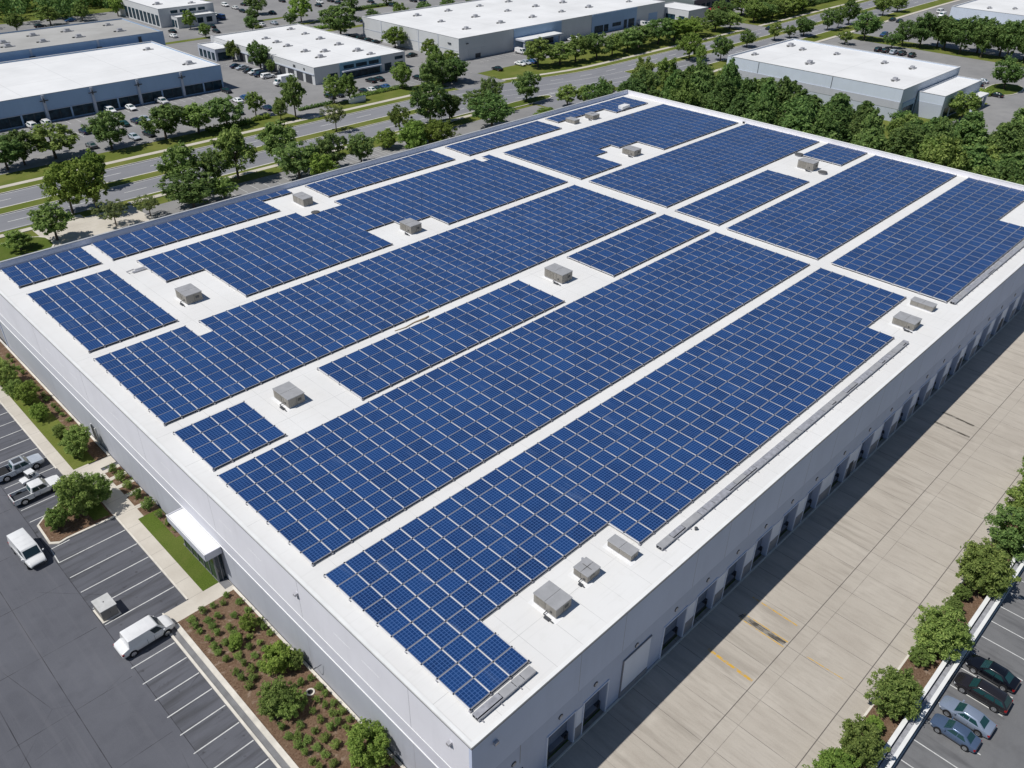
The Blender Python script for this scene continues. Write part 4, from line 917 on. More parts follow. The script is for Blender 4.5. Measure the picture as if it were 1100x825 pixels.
CC = dict(white=(.78, .78, .78), silver=(.42, .46, .52), dark=(.018, .02, .026), navy=(.02, .035, .08), blue=(.04, .10, .25), teal=(.02, .07, .07), grey=(.16, .17, .18), dgreen=(.02, .05, .03), red=(.35, .03, .04))
CN = dict(dark='dark', navy='navy blue', dgreen='dark green')
# (x, y, colour, kind, heading along x or y, lot)
FAR = []
def cars(lot, along, s):
    for t in s.split():
        q = t.split(','); FAR.append((float(q[0]), float(q[1]), q[2], q[3] if len(q) > 3 else 'sedan', along, lot))
cars('before the low blue fronted warehouse at upper left', 'y', '66.9,246.4,white,suv 70.5,246.2,white,suv 88.1,246.6,white,suv 93.6,246.0,white 103.1,246.2,white,pickup 123.1,245.2,dark 89.1,232.6,navy 75.2,232.5,navy 85.6,232.3,teal 91.6,232.5,silver 82.5,219.0,silver 86.4,219.0,dark 71.7,219.5,grey')
cars('by the drive between the two warehouses at upper left', 'y', '119.8,232.7,white 123.0,233.6,blue 113.8,222.0,dgreen 122.1,220.0,navy')
cars('beside the grey office warehouse', 'x', '141.7,271.9,navy 141.9,268.6,silver 141.5,263.2,dark 141.4,259.5,white,suv 141.3,256.2,navy,suv 141.8,252.3,white,suv 140.8,241.2,white,truck')
cars('in front of the grey office warehouse', 'y', '153.7,216.6,dark 156.3,216.6,white 158.9,216.6,dark 162.0,216.6,blue 145.6,218.6,dark 142.6,218.6,dark 177.0,218.6,dark 163.4,226.0,dark 166.6,226.0,dark')
cars('before the largest grey and blue warehouse', 'y', '229.4,222.9,white,van 205.1,210.6,dark 216.1,210.5,white 218.9,210.4,silver 221.7,210.3,blue 260.4,226.0,white 264.0,225.4,white 307.0,226.4,white,van 310.4,225.6,white,suv 293.4,223.6,dark 274.3,212.2,silver')
cars('along the side of the largest grey and blue warehouse', 'x', '200.4,287.1,dark 200.6,282.3,dark 200.4,277.4,dark 200.8,272.5,dark 196.4,245.9,dark')
cars('in the lot behind the white flat warehouse at right', 'x', '402.9,160.3,dark 401.7,156.5,dark 365.4,147.3,blue,suv 440.6,153.8,white,van 431.0,149.3,white,van')
cars('near the low annex of the right white warehouse', 'y', '308.2,90.0,dark 313.6,90.3,silver 298.1,80.4,dark')
cars('in the row behind the right white warehouse roof', 'x', '335.2,135.7,dark,suv 335.6,133.0,dark,suv 335.2,129.7,silver,suv 335.6,126.6,dark,suv 335.2,122.8,dark,suv')
cars('in the open lot at top left of centre', 'y', '198.4,382.1,white,suv 198.5,373.4,white 196.7,363.7,dark 206.0,378.9,dark 181.8,355.8,blue,van 183.4,363.9,white 204.5,351.8,dark 230.4,355.0,dark 227.2,338.6,dark 205.9,305.4,dark 241.6,355.5,dark 224.5,376.2,dark 256.1,333.2,dark 254.8,347.8,dark 250.2,338.2,dark 271.9,336.9,dark 275.6,334.6,navy')
cars('beyond the green strips of the upper lots', 'y', '160,330.5,white 166,330.5,dark 181,331,dark 186.6,331,white 192.2,330.6,silver 211,312,dark 216.4,312.2,white 222,312,navy 233,312.4,dark 246,312,silver 251.6,312,dark 262,312.4,white 274,312,dark 213,349,dark 219,349.2,silver 236,362,white 242,362,dark 248,361.6,dark 214,392,dark 222,392,white')
cars('between the grey buildings at top left', 'y', '153.0,341.4,dark 149.1,332.7,white 145.1,342.0,white 169.7,340.9,dark')
cars('in the lot below the woodland at top left', 'x', '132.3,389.7,blue 118.8,385.5,dark')
cars('under the red awning at top', 'y', '345.0,214.6,dark 348.6,214.2,white 352.2,213.8,red')
cars('driving on the wide road', 'x', '304.1,186.2,blue 342.0,186.6,dark')
cnt = {}
for c in FAR: cnt.setdefault((c[2], c[3] if c[3] in ('van', 'pickup', 'truck') else 'car', c[5]), []).append(c)
for (colr, k, lot), lst in cnt.items():
    lst.sort(key=lambda c: screen_x(c[0], c[1]))
    for i, (x, y, cl, kind, al, _) in enumerate(lst):
        noun = {'van': 'van', 'pickup': 'pickup truck', 'truck': 'box truck'}.get(kind, 'car')
        q = R.random()
        o = bpy.data.objects.new({'van': 'parked_van', 'pickup': 'pickup_truck', 'truck': 'box_truck'}.get(kind, 'parked_car'), FM[kind]); COL.objects.link(o)
        o.location = (x, y, .03 if 'road' in lot else .009)
        o.rotation_euler = (0, 0, ((0 if q < .5 else PI) if al == 'x' else (PI/2 if q < .6 else -PI/2)) + R.uniform(-.04, .04))
        if kind == 'truck': o.rotation_euler = (0, 0, PI)
        v = CC[cl]; f = R.uniform(.8, 1.15); o.color = (v[0]*f, v[1]*f, v[2]*f, 1)
        lab = f"{CN.get(cl, cl)} {noun} {lot}"
        if len(lst) > 1: lab = f"{ordinal(i, len(lst))} {CN.get(cl, cl)} {noun} {lot}"
        tag(o, lab, noun, 'vehicles ' + lot)

# ------------------------------------------------------------------ vegetation
def leaf(b, c, n, s, rr):
    """one folded leaf clump: two triangles-ish quads sharing a crease"""
    n = Vector(n); a = n.orthogonal().normalized(); t = rr.uniform(0, 6.283); u = a*math.cos(t)+n.cross(a)*math.sin(t); v = n.cross(u)
    c = Vector(c); k = rr.uniform(.38, .62)
    i = len(b.v); b.v += [tuple(c-u*s*1.1), tuple(c-v*s*k+n*s*.25), tuple(c+u*s*1.35), tuple(c+v*s*k-n*s*.15)]
    b.f.append((i, i+1, i+2, i+3)); b.m.append(0)
def rdir(rr):
    while True:
        v = Vector((rr.uniform(-1, 1), rr.uniform(-1, 1), rr.uniform(-1, 1)))
        if .05 < v.length < 1: return v.normalized()
def crown(seed, mat, r, z0, z1, nclump, per, ls, shape='round', rc=(.20, .36)):
    """leaf clumps spread through an uneven crown of radius r between z0 and z1"""
    rr = random.Random(seed); b = MB(mat); h = z1-z0; lob = [(rdir(rr), rr.uniform(-.34, .30)) for _ in range(9)]
    for k in range(nclump):
        d = rdir(rr); q = rr.uniform(.22, 1.0)**.55*rr.choice((1, 1, 1, 1.08, 1.16))
        f = 1+sum(w*max(0, d.dot(l))**2 for l, w in lob)
        x, y, z = d.x*q*f, d.y*q*f, d.z*q
        z = max(-1.0, min(1.0, z)); t = (z+1)/2
        if shape == 'cone': s = 1.12*(1-t)**.62+.12
        elif shape == 'vase': s = .55+.6*t if t < .75 else 1.0-(t-.75)*1.5
        else: s = 1.0
        if shape == 'cone': l = math.hypot(x, y) or 1; x, y = x/max(l, .45)*s*min(1, q), y/max(l, .45)*s*min(1, q)
        else: x, y = x*s, y*s
        cr = r*rr.uniform(*rc)*(0.6 if shape == 'cone' and t > .8 else 1)
        c = Vector((x*(r-cr*.6), y*(r-cr*.6), z0+cr*.5+t*(h-cr)))
        for j in range(per):
            e = rdir(rr); e.z = e.z*.85+.1
            p = c+e*cr*(rr.uniform(.5, 1.05) if rr.random() < .88 else rr.uniform(1.0, 1.45))
            n = (e+rdir(rr)*.7+Vector((-.25, .1, .85))).normalized()
            leaf(b, p, n, ls*rr.uniform(.7, 1.3), rr)
    return b.mesh('crown')
def trunk(seed, h, r, rad, nl=5):
    rr = random.Random(seed); b = MB(MT['bark'])
    top = Vector((rr.uniform(-.3, .3), rr.uniform(-.3, .3), h*.72))
    b.tube([(0, 0, -.1), (rr.uniform(-.08, .08), rr.uniform(-.08, .08), h*.25), tuple(top*.7), tuple(top)], [rad*1.3, rad, rad*.7, rad*.25], 0, 8)
    for k in range(nl):
        t = 2*PI*k/nl+rr.uniform(-.4, .4); z = h*rr.uniform(.28, .5); q = Vector((math.cos(t), math.sin(t), 0))
        b.tube([(0, 0, z), tuple(q*r*.35+Vector((0, 0, z+h*.12))), tuple(q*r*.72+Vector((0, 0, z+h*rr.uniform(.18, .3))))], [rad*.55, rad*.35, rad*.12], 0, 6)
    return b.mesh('trunk', 60)
# tree kinds at 9 m height, 4 m radius
TV = {}
for k in range(4): TV['round', k] = (crown(10+k, MT['leaf'], 4.0, 1.9, 9.0, 120, 44, .24, 'round', (.09, .20)), trunk(10+k, 9, 4, .20))
for k in range(3): TV['dark', k] = (crown(30+k, MT['leaf_dark'], 4.0, 1.5, 9.0, 135, 46, .24, 'round', (.09, .21)), trunk(30+k, 9, 4, .20))
for k in range(2): TV['lime', k] = (crown(40+k, MT['leaf_lime'], 4.0, 1.6, 9.0, 120, 44, .24, 'round', (.09, .20)), trunk(40+k, 9, 4, .18))
for k in range(2): TV['sparse', k] = (crown(50+k, MT['leaf_olive'], 4.0, 2.4, 9.0, 80, 34, .21, 'round', (.09, .19)), trunk(50+k, 9, 4, .16, 7))
for k in range(4): TV['belt', k] = (crown(60+k, MT['leaf_dark'], 4.0, 0.3, 9.0, 170, 44, .26, 'cone', (.13, .24)), trunk(60+k, 9, 3, .18))
# bushes at 2 m radius, 4 m height, finer leaves
for k in range(3): TV['bush', k] = (crown(70+k, MT['leaf'], 2.0, 0.15, 4.0, 190, 70, .088, 'round', (.09, .19)), trunk(70+k, 3.4, 1.6, .10))
for k in range(2): TV['darkbush', k] = (crown(80+k, MT['leaf_dark'], 2.0, 0.1, 4.0, 190, 70, .088, 'round', (.09, .19)), trunk(80+k, 3.4, 1.6, .10))
for k in range(2): TV['limebush', k] = (crown(90+k, MT['leaf_lime'], 2.0, 0.1, 4.0, 180, 62, .092, 'round', (.09, .19)), trunk(90+k, 3.2, 1.6, .08))
NV = {}
for (a_, k_) in TV: NV[a_] = max(NV.get(a_, 0), k_+1)
BASE = {'bush': (2.0, 4.0), 'darkbush': (2.0, 4.0), 'limebush': (2.0, 4.0)}
def plant(name, kind, x, y, h, r, label, cat, group, parts=('crown', 'trunk'), z=0.1):
    br, bh = BASE.get(kind, (4.0, 9.0))
    cr, tk = TV[kind, R.randrange(NV[kind])]
    o = thing(name, (x, y, z), label, cat, group, R.uniform(0, 6.28)); g = 1.06 if name == 'tree' else 1.0; o.scale = (r/br*g, r/br*g*R.uniform(.95, 1.05), h/bh*(1.06 if name == 'tree' else 1.0))
    for me, nm in ((cr, parts[0]), (tk, parts[1])):
        p = bpy.data.objects.new(nm, me); COL.objects.link(p); p.parent = o
    return o
TREES = []
def trees(name, kind, where, noun, s, adj=None, shared=None):
    for t in s.split():
        q = t.split(','); TREES.append((name, q[4] if len(q) > 4 else kind, float(q[0]), float(q[1]), float(q[2]), float(q[3]), where, noun, shared))
NOUN = dict(round='leafy green tree', dark='dark green tree', lime='bright yellow green tree', sparse='thin crowned tree', belt='pointed dark tree', bush='bushy green shrub', darkbush='dark green shrub', limebush='yellow green shrub')
trees('tree', 'round', 'on the far verge before the low blue warehouse', None, '50.8,215.8,7.3,4.3,dark 54.9,216.7,7.9,3.7,dark 62.0,216.7,7.6,5.6 74.7,214.5,9.0,4.6,dark 88.2,213.1,8.5,5.0,dark 96.6,211.8,7.5,4.9 104.8,211.6,7.9,4.3,dark 119.0,207.9,5.8,2.3 116.0,216.0,6.4,2.6')
trees('tree', 'round', 'in the grass by the near side of the road', None, '51.3,178.9,10.0,4.2,lime 55.2,175.6,10.7,4.0,lime 43.8,167.1,6.8,3.7 55.0,166.4,5.1,2.8,sparse 62.2,166.4,4.2,2.3,sparse 74.3,174.6,9.8,4.4 80.9,174.0,7.5,3.0,dark 86.4,173.6,11.4,4.7 98.7,174.6,10.3,5.1 37.1,166.8,3.6,2.8')
trees('tree', 'round', 'on the grass median of the road', None, '61.8,189.8,7.8,3.3,lime 124.4,189.4,7.0,2.9,sparse 93,189.7,6.0,2.2')
trees('tree', 'dark', 'behind the rear left parapet of the solar roof', None, '70.7,164.2,7.3,5.3 77.4,163.4,5.0,2.6,round 96.7,164.3,8.0,4.7 105.0,163.6,8.8,3.9 113.5,163.4,6.8,3.1 156.4,162.6,8.9,5.5 99.8,158.6,6.4,3.6,lime')
trees('tree', 'limebush', 'behind the rear parapet of the solar roof', None, '129.4,162.6,7.0,3.6 136.2,161.5,6.4,4.2 133.0,166.2,6.0,3.2 125.3,168.6,4.6,2.6 175.4,160.1,2.6,3.2')
trees('tree', 'round', 'between the road and the solar roof', None, '135.9,176.8,6.9,2.5 146.5,176.6,10.4,4.8,dark 162.4,175.6,6.5,3.2,dark 167.7,175.2,9.0,3.3,dark 152.4,175.4,7.4,3.0,dark 183.5,175.8,8.4,3.9,dark 188.2,163.6,6.0,3.3 193.0,161.4,5.6,2.8 ')
trees('tree', 'round', 'in front of the grey office warehouse', None, '123.7,207.9,10.5,3.3 140.0,212.6,7.5,3.3 144.4,210.9,7.7,3.0 165.0,211.9,7.8,3.5')
trees('tree', 'round', 'beside the left corner of the largest grey warehouse', None, '178.8,211.6,10.8,3.3 183.9,207.8,7.5,3.8,dark 171.7,206.6,8.4,3.3,dark 177.5,207.0,7.4,3.6,dark 192.3,220.3,6.1,3.1,lime 197.9,237.5,6.6,3.0,lime 200.2,260.0,7.1,4.5,lime 197.1,290.1,11.5,6.6,dark')
trees('tree', 'round', 'along the far kerb before the largest grey warehouse', None, '218.1,204.1,9.0,4.1 226.8,201.3,8.0,4.4 233.8,200.1,8.2,3.8 243.0,199.2,7.8,4.2,dark 251.4,199.0,7.5,3.4 260.6,199.6,8.0,4.4,dark 270.1,200.2,8.2,4.5,dark 281.4,200.2,8.6,4.6,dark 290.9,200.0,8.4,5.0,lime 299.4,199.8,8.0,5.2,lime 306.8,199.4,7.0,4.2,round 321.4,199.2,8.0,4.6,dark 330.0,198.6,6.0,4.0')
trees('tree', 'round', 'on the far verge of the road at upper right', None, '350.8,199.6,8.5,4.6 358.0,200.2,7.6,4.4,dark 366.6,199.4,7.0,4.2 376.1,198.6,7.4,4.6 386.1,199.8,7.4,4.4,lime 396.1,200.6,6.8,4.2 344.8,211.6,8.0,4.4,dark 361.8,212.6,8.4,4.6 371.8,214.0,8.4,5.0,dark 383.0,211.0,8.0,5.0,dark 395,213,8.4,5.2,dark 408,209,8.0,5.0')
trees('tree', 'round', 'on the near verge left of the right white warehouse', None, '267.5,175.5,8.6,4.4,lime 262.4,167.5,6.8,2.3 275.1,167.2,8.2,3.3,dark 302.9,173.4,6.0,3.2,dark 322.8,173.1,6.4,2.9 339.5,169.4,7.1,4.2,dark 332.0,171.6,4.5,2.6')
trees('tree', 'round', 'on the median and verge at the far right road', None, '359.0,169.0,8.0,3.3,dark 366.6,168.1,8.4,2.8,dark 376.9,168.4,10.0,3.6,dark 428.6,178.5,5.3,3.6 410.9,168.5,8.2,3.8 426.8,168.6,6.4,4.3 351.8,149.3,10.1,5.2,dark 337.3,150.4,4.8,2.9 344.3,134.8,5.7,2.9,dark')
trees('tree', 'dark', 'around the lots behind the grey office warehouse', None, '145.9,281.4,6.4,2.6,round 146.0,263.6,8.9,4.0 145.4,255.8,4.5,1.9,round 161.5,343.0,6.6,2.6,lime 199.1,355.0,7.8,4.1 203.2,327.1,10.1,4.7,lime')
trees('tree', 'round', 'between the woodland and the grey roof', None, '108.9,381.9,6.5,3.7 123.4,386.7,7.0,4.5 136.5,387.8,6.4,3.5 151.9,388.9,8.0,4.2,lime')
trees('tree', 'dark', 'in the green strips of the upper lots', None, '171,305,5.2,2.6,round 186,304.6,4.6,2.4 224,305,5.5,3.0 238,304.6,6.2,3.4,round 252,305.4,5.4,3.0 266,304.8,5.8,3.2 281,305,6.2,3.4 158,323.8,5.0,2.6,round 178,323.4,5.6,2.8 196,323.8,5.0,2.6 236,337,5.4,3.0 256,337,5.4,3.0,round 189,341.6,5.0,2.8')
trees('tree', 'dark', 'in the thicket between the two right warehouses', None, '354.3,127.9,12.1,4.9 357.3,119.8,11.5,5.4 354.3,112.8,12.5,5.2 354.6,105.0,12.0,4.8 357.4,97.1,13.1,5.1 355.6,90.0,13.4,4.6 361.3,123.9,11.3,5.0 362.2,109.0,12.4,5.2 362.5,101.0,11.8,5.0 361.1,92.1,12.4,4.8 352.1,133.9,8.8,3.8')
trees('tree', 'dark', 'near the low annex of the right white warehouse', None, '310.1,82.0,9.2,4.8 262.2,77.6,7.4,4.5,round')
trees('tree', 'round', 'on the kerbed island beyond the rear corner of the solar roof', None, '192.0,153.0,8.6,3.1')
trees('tree', 'lime', 'behind the white flat building row at the far right edge', None, '284,52,9,5,dark 292,60,9,5')
by = {}
TREES = [t[:5]+((t[5]*1.22,) if 'far kerb' in t[6] or 'far verge of the road' in t[6] else (t[5],))+t[6:] for t in TREES]
TREES = [t[:2]+(t[2]+R.uniform(-1, 1), t[3]+R.uniform(-.9, .9), t[4]*R.uniform(.86, 1.12))+t[5:] if 'far kerb' in t[6] else t for t in TREES]
for t in TREES: by.setdefault((t[1], t[6]), []).append(t)
for (kind, where), lst in by.items():
    lst.sort(key=lambda t: screen_x(t[2], t[3]))
    for i, t in enumerate(lst):
        lab = f"{NOUN[kind]} {where}" if len(lst) == 1 else f"{ordinal(i, len(lst))} {NOUN[kind]} {where}"
        plant('tree', kind, t[2], t[3], t[4], t[5], lab, 'tree', 'trees ' + where)
# belt of dense trees behind the right rear parapet
rb = random.Random(5)
lab = 'pointed dark green tree in the dense belt behind the right rear parapet'
for row, X in enumerate((182.5, 189.5, 197.5, 206.5, 216.5, 227, 237, 247)):
    Y = 143 - 3.6*(row % 2) + (0 if row > 1 else 3)
    while Y > (34 if row < 6 else 32):
        x, y = X+rb.uniform(-2.2, 2.2), Y+rb.uniform(-1.6, 1.6)
        far = row >= 5
        hh = rb.uniform(9.0, 14.5) if not far else rb.uniform(6.5, 9.5)
        if row == 0: hh = rb.uniform(7.2, 11.0)
        if row >= 5 and y < 66: hh = rb.uniform(8.5, 12.0)
        if (row < 6 or y < 60) and not (row == 6 and y > 58):
            lime = row == 0 and rb.random() < .35
            kind = 'lime' if lime else ('belt' if rb.random() < .66 else ('dark' if rb.random() < .6 else 'round'))
            plant('tree', kind, x, y, 8.0 if lime else hh, rb.uniform(3.7, 5.2), 'bright green tree at the near edge of the dense belt behind the parapet' if lime else lab, 'tree', 'trees in the belt behind the warehouse')
        Y -= rb.uniform(7.0, 9.6)
for (x, y, h, r) in ((210.7, 154.0, 11.6, 4.0), (219.3, 150.6, 11.0, 4.5), (218.2, 142.0, 9.6, 4.4), (227.5, 143.0, 9.0, 4.4), (235.0, 139.5, 8.2, 3.9), (226, 134, 9.0, 4.6)):
    plant('tree', 'round', x, y, h, r, 'lighter green tree at the left end of the dense belt behind the parapet', 'tree', 'trees at the left end of the belt')
# woodland beyond the top left lots: one mass
rw = random.Random(11); b = MB(MT['leaf_dark'])
for k in range(250):
    X, Y = rw.uniform(50, 215), rw.uniform(394, 470); hh = rw.uniform(9, 15)
    if X > 158 and Y < 418 or (X > 190 and Y < 440): continue
    for c in range(12):
        d = rdir(rw); cc = Vector((X+d.x*3.2, Y+d.y*3.2, hh*.55+d.z*hh*.4)); cr = rw.uniform(1.2, 2.0)
        for j in range(16):
            e = rdir(rw); leaf(b, cc+e*cr, (e+rdir(rw)*.6+Vector((0, 0, .4))).normalized(), .62*rw.uniform(.7, 1.3), rw)
o = b.build('woodland'); tag(o, 'dark woodland mass along the top left edge of the photo', 'woodland', None, 'stuff')

# shrubs on the dock side planting strip
DS = [(101.5, 8.0, 6.2, 2.8, 'bush'), (94.6, 7.9, 5.6, 2.7, 'bush'), (88.0, 7.6, 5.4, 2.6, 'darkbush'), (79.3, 7.6, 5.9, 2.9, 'bush'), (67.6, 7.6, 5.4, 2.7, 'bush'), (58.0, 7.7, 5.2, 2.25, 'bush'), (51.2, 7.8, 4.8, 2.0, 'bush'), (47.6, 8.0, 3.6, 1.8, 'limebush'), (76.3, 8.5, 2.2, 1.1, 'bush'), (73.7, 8.3, 2.4, 1.2, 'bush'), (65.2, 8.2, 2.0, 1.1, 'bush'), (54.7, 8.2, 1.9, 1.15, 'limebush'), (84.0, 8.3, 2.0, 1.1, 'bush')]
by = {}
for t in DS: by.setdefault((t[4], t[2] > 3), []).append(t)
for (kind, big), lst in by.items():
    lst.sort(key=lambda t: screen_x(t[0], t[1]))
    for i, t in enumerate(lst):
        nm = ('big round ' if big else 'low ') + NOUN[kind]
        plant('shrub', kind, t[0], t[1], t[2]*(.98 if big else .9), t[3]*(1.04 if big else .86), (ordinal(i, len(lst))+' ' if len(lst) > 1 else '') + nm + ' in the strip beside the dock yard', 'shrub', 'shrubs in the dock yard strip', ('foliage', 'stem'), .14)
# young trees in the beds on the west side
WB = [(20.4, 96.6, 4.2, 2.0, 'bush', 'bushy young tree at the end of the grass bed by the wall path'), (15.9, 85.3, 5.6, 2.25, 'bush', 'largest spreading tree in the middle of the kerbed parking island'), (18.5, 86.2, 4.0, 1.9, 'bush', 'small spreading tree on the parking island next to the path'), (13.2, 84.6, 3.2, 1.35, 'bush', 'smallest tree at the driveway tip of the kerbed parking island'),
      (19.9, 113.0, 3.4, 1.5, 'limebush', 'bushy light green tree in the grass bed at the left photo edge'), (19.4, 120.0, 3.8, 1.7, 'bush', 'green tree in the grass bed, cut by the left photo edge'), (19.8, 108.0, 2.4, 1.2, 'limebush', 'small light green shrub in the grass bed by the left wall'), (20.0, 102.2, 1.9, 1.0, 'bush', 'small ragged shrub in the grass bed before the pickup trucks'), (19.3, 116.2, 2.4, 1.2, 'bush', 'mid sized shrub in the grass bed between two bushy trees'),
      (20.8, 50.9, 3.2, 1.5, 'limebush', 'light green shrub near the wall in the brown mulch bed'), (18.3, 46.9, 3.3, 1.85, 'bush', 'wide leafy bush in the middle of the brown mulch bed'), (22.0, 49.7, 2.2, 0.95, 'bush', 'small leafy shrub against the wall beside the light green one'), (20.9, 37.4, 3.9, 2.2, 'limebush', 'wide leafy bush at the bottom photo edge of the mulch bed'), (21.1, 56.9, 1.9, 0.95, 'limebush', 'taller light shrub among the clipped shrubs near the lawn'), (19.4, 55.9, 1.5, .8, 'limebush', 'second taller light shrub among the clipped shrubs of the mulch bed'), (19.0, 46.0, 2.4, 1.3, 'bush', 'leafy bush touching the right side of the widest mulch bed bush')]
for x, y, h, r, kind, lab in WB: plant('shrub' if h < 4.5 else 'tree', kind, x, y, h, r, lab, 'shrub' if h < 4.5 else 'tree', 'plants in the beds along the left wall', ('foliage', 'stem') if h < 4.5 else ('crown', 'trunk'), .14)
# small clipped shrubs
SM = [crown(200+k, MT['leaf'], .48, 0.02, .85, 30, 40, .045, 'round', (.22, .40)) for k in range(3)]
SD = [(17.6, 61.9), (18.7, 60.7), (17.5, 60.8), (17.5, 59.9), (18.7, 59.6), (19.7, 60.3), (17.6, 58.5), (19.7, 58.3), (18.6, 58.5), (19.7, 57.1), (18.5, 56.9), (17.5, 57.2), (18.6, 55.8), (17.5, 56.3), (19.9, 54.8), (21.0, 54.6), (18.7, 54.7), (17.6, 55.1), (19.8, 53.6), (18.6, 53.4), (19.7, 52.3), (18.7, 52.3), (17.6, 53.1), (19.7, 51.3), (17.6, 52.1), (18.4, 51.4), (17.6, 50.8), (22.4, 56.9), (22.2, 55.9), (22.3, 54.9), (21.0, 53.5), (22.2, 47.6), (22.2, 46.3), (22.2, 45.2), (21.3, 47.8), (21.3, 45.2), (20.4, 45.8), (21.5, 44.2), (22.2, 43.8), (20.4, 44.4), (21.5, 43.1), (22.2, 42.6), (22.2, 41.5), (20.3, 43.2), (21.4, 42.0), (21.5, 40.9), (18.7, 44.0), (19.3, 42.7), (17.5, 45.0), (18.4, 42.4), (18.0, 43.3), (19.5, 41.5), (17.4, 43.9), (20.5, 42.0), (17.5, 42.6), (18.6, 41.3), (19.8, 40.3), (17.6, 41.5), (18.7, 40.2), (17.5, 40.4), (18.7, 39.0), (22.2, 35.6), (17.7, 39.5), (21.7, 62.3), (20.0, 62.0), (18.9, 62.0), (20.9, 61.6), (22.2, 60.6), (22.2, 59.0), (20.9, 59.4), (20.6, 55.9), (22.2, 52.6), (20.9, 52.2)]
S2 = [(21.9, 127.5), (21.9, 125.9), (21.9, 123.1), (21.9, 121.3), (21.8, 117.9), (21.9, 115.4), (21.9, 113.5), (21.8, 112.0), (21.9, 109.8), (21.9, 108.1), (22.0, 106.7), (22.2, 105.0), (21.9, 102.6), (22.0, 100.4)]
S3 = [(21.95, 90.4, 1.3, .66), (21.85, 88.3, 1.45, .72), (21.9, 86.1, 1.35, .72), (22.0, 83.7, 1.4, .72), (21.9, 81.0, 1.7, .85), (22.3, 78.6, 1.0, .5), (22.4, 76.8, .9, .5), (22.5, 75.3, .8, .42)]
def small(lst, lab, grp, zs):
    for q in lst:
        x, y = q[0], q[1]; r = q[3] if len(q) > 2 else R.uniform(.36, .53); h = q[2] if len(q) > 2 else R.uniform(.6, .95)
        o = bpy.data.objects.new('clipped_shrub', R.choice(SM)); COL.objects.link(o); o.location = (x, y, zs); o.rotation_euler = (0, 0, R.uniform(0, 6.28)); o.scale = (r/.48, r/.48, h/.85)
        tag(o, lab, 'shrub', grp)
small(SD, 'small round clipped green shrub in the brown mulch bed at lower left', 'clipped shrubs in the mulch bed', .14)
small(S2, 'tiny dark shrub in the mulch strip against the left wall', 'tiny shrubs along the left wall', .12)
small(S3, 'round clipped shrub in the square planting beside the entrance path', 'clipped shrubs by the entrance path', .10)
# hedges in the far lots
def hedge(x0, x1, y0, y1, h, lab, mat='leaf_lime'):
    rr = random.Random(int(x0*7+y0)); b = MB(MT[mat]); n = int((x1-x0)*(y1-y0)*34)+300
    for k in range(n):
        p = Vector((rr.uniform(x0, x1), rr.uniform(y0, y1), h*rr.uniform(.1, 1)*(.8+.2*math.sin(k))))
        leaf(b, p, (rdir(rr)*.8+Vector((0, 0, .7))).normalized(), .26*rr.uniform(.7, 1.3), rr)
    tag(b.build('hedge'), lab, 'hedge', 'hedges in the far verges')
hedge(99, 112, 210.0, 213.2, 1.3, 'yellow green hedge along the verge in front of the blue warehouse lot')
hedge(112.5, 118, 211.5, 213.0, 1.4, 'short yellow green hedge at the drive mouth by the blue warehouse')
hedge(147, 168, 212.6, 214.4, 1.2, 'long low hedge before the cars of the grey office warehouse', 'leaf')
hedge(128, 140, 212.4, 213.6, 1.0, 'low dark hedge left of the white monument sign', 'leaf_dark')
hedge(172, 186, 209.0, 211.4, 1.4, 'low hedge by the left corner of the largest grey warehouse', 'leaf')
hedge(296, 301, 81.5, 86.0, 1.6, 'bright green hedge beside the annex of the right warehouse', 'leaf_lime')
hedge(232, 262, 336, 338.5, 1.3, 'dark hedge crossing the lot behind the grey office warehouse', 'leaf_dark')
hedge(168, 205, 309, 311.5, 1.3, 'yellow green hedge line behind the grey office warehouse', 'leaf_lime')
hedge(225, 300, 295, 297.5, 1.2, 'low hedge behind the largest warehouse at top', 'leaf_dark')
hedge(360, 440, 203.8, 207.2, 2.0, 'dense green hedge row beyond the far right road', 'leaf_dark')

# ------------------------------------------------------------------ retaining wall and monument sign
o = thing('retaining_wall', (47, 5.9, 0), 'pair of long white low walls with a grey channel between, above the parked cars', 'retaining wall')
og = (47, 5.9, 0)
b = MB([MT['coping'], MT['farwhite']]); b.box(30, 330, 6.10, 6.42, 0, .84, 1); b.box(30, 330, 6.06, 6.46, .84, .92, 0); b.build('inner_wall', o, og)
b = MB([MT['coping'], MT['farblue']]); b.box(30, 330, 5.25, 5.50, 0, .92, 1); b.box(30, 330, 5.20, 5.54, .92, 1.0, 0); b.build('outer_wall', o, og)  # white wall, its face coloured blue to stand for the shaded side
b = MB([MT['galv'], MT['dark']]); b.box(30, 330, 5.50, 6.10, .0, .52, 0); b.box(30, 330, 5.98, 6.06, .52, .56, 1); b.build('channel', o, og)
o = thing('monument_sign', (145.6, 208.9, .15), 'low blank white monument sign on the verge beside the road', 'sign', None, .02)
b = MB(MT['trim_white']); b.box(-2.9, 2.9, -.35, .35, .35, 1.5); b.build('panel', o)
b = MB(MT['fargrey']); b.box(-2.6, 2.6, -.5, .5, 0, .35); b.build('base', o)
o = thing('drain_cover', (21.4, 46.5, .14), 'round concrete drain opening in the brown mulch bed', 'drain')
b = MB([MT['kerb'], MT['black']]); b.cyl((0, 0, 0), (0, 0, 1), .42, .07, 0, 20); b.cyl((0, 0, .071), (0, 0, 1), .26, .004, 1, 18); b.build('ring', o)

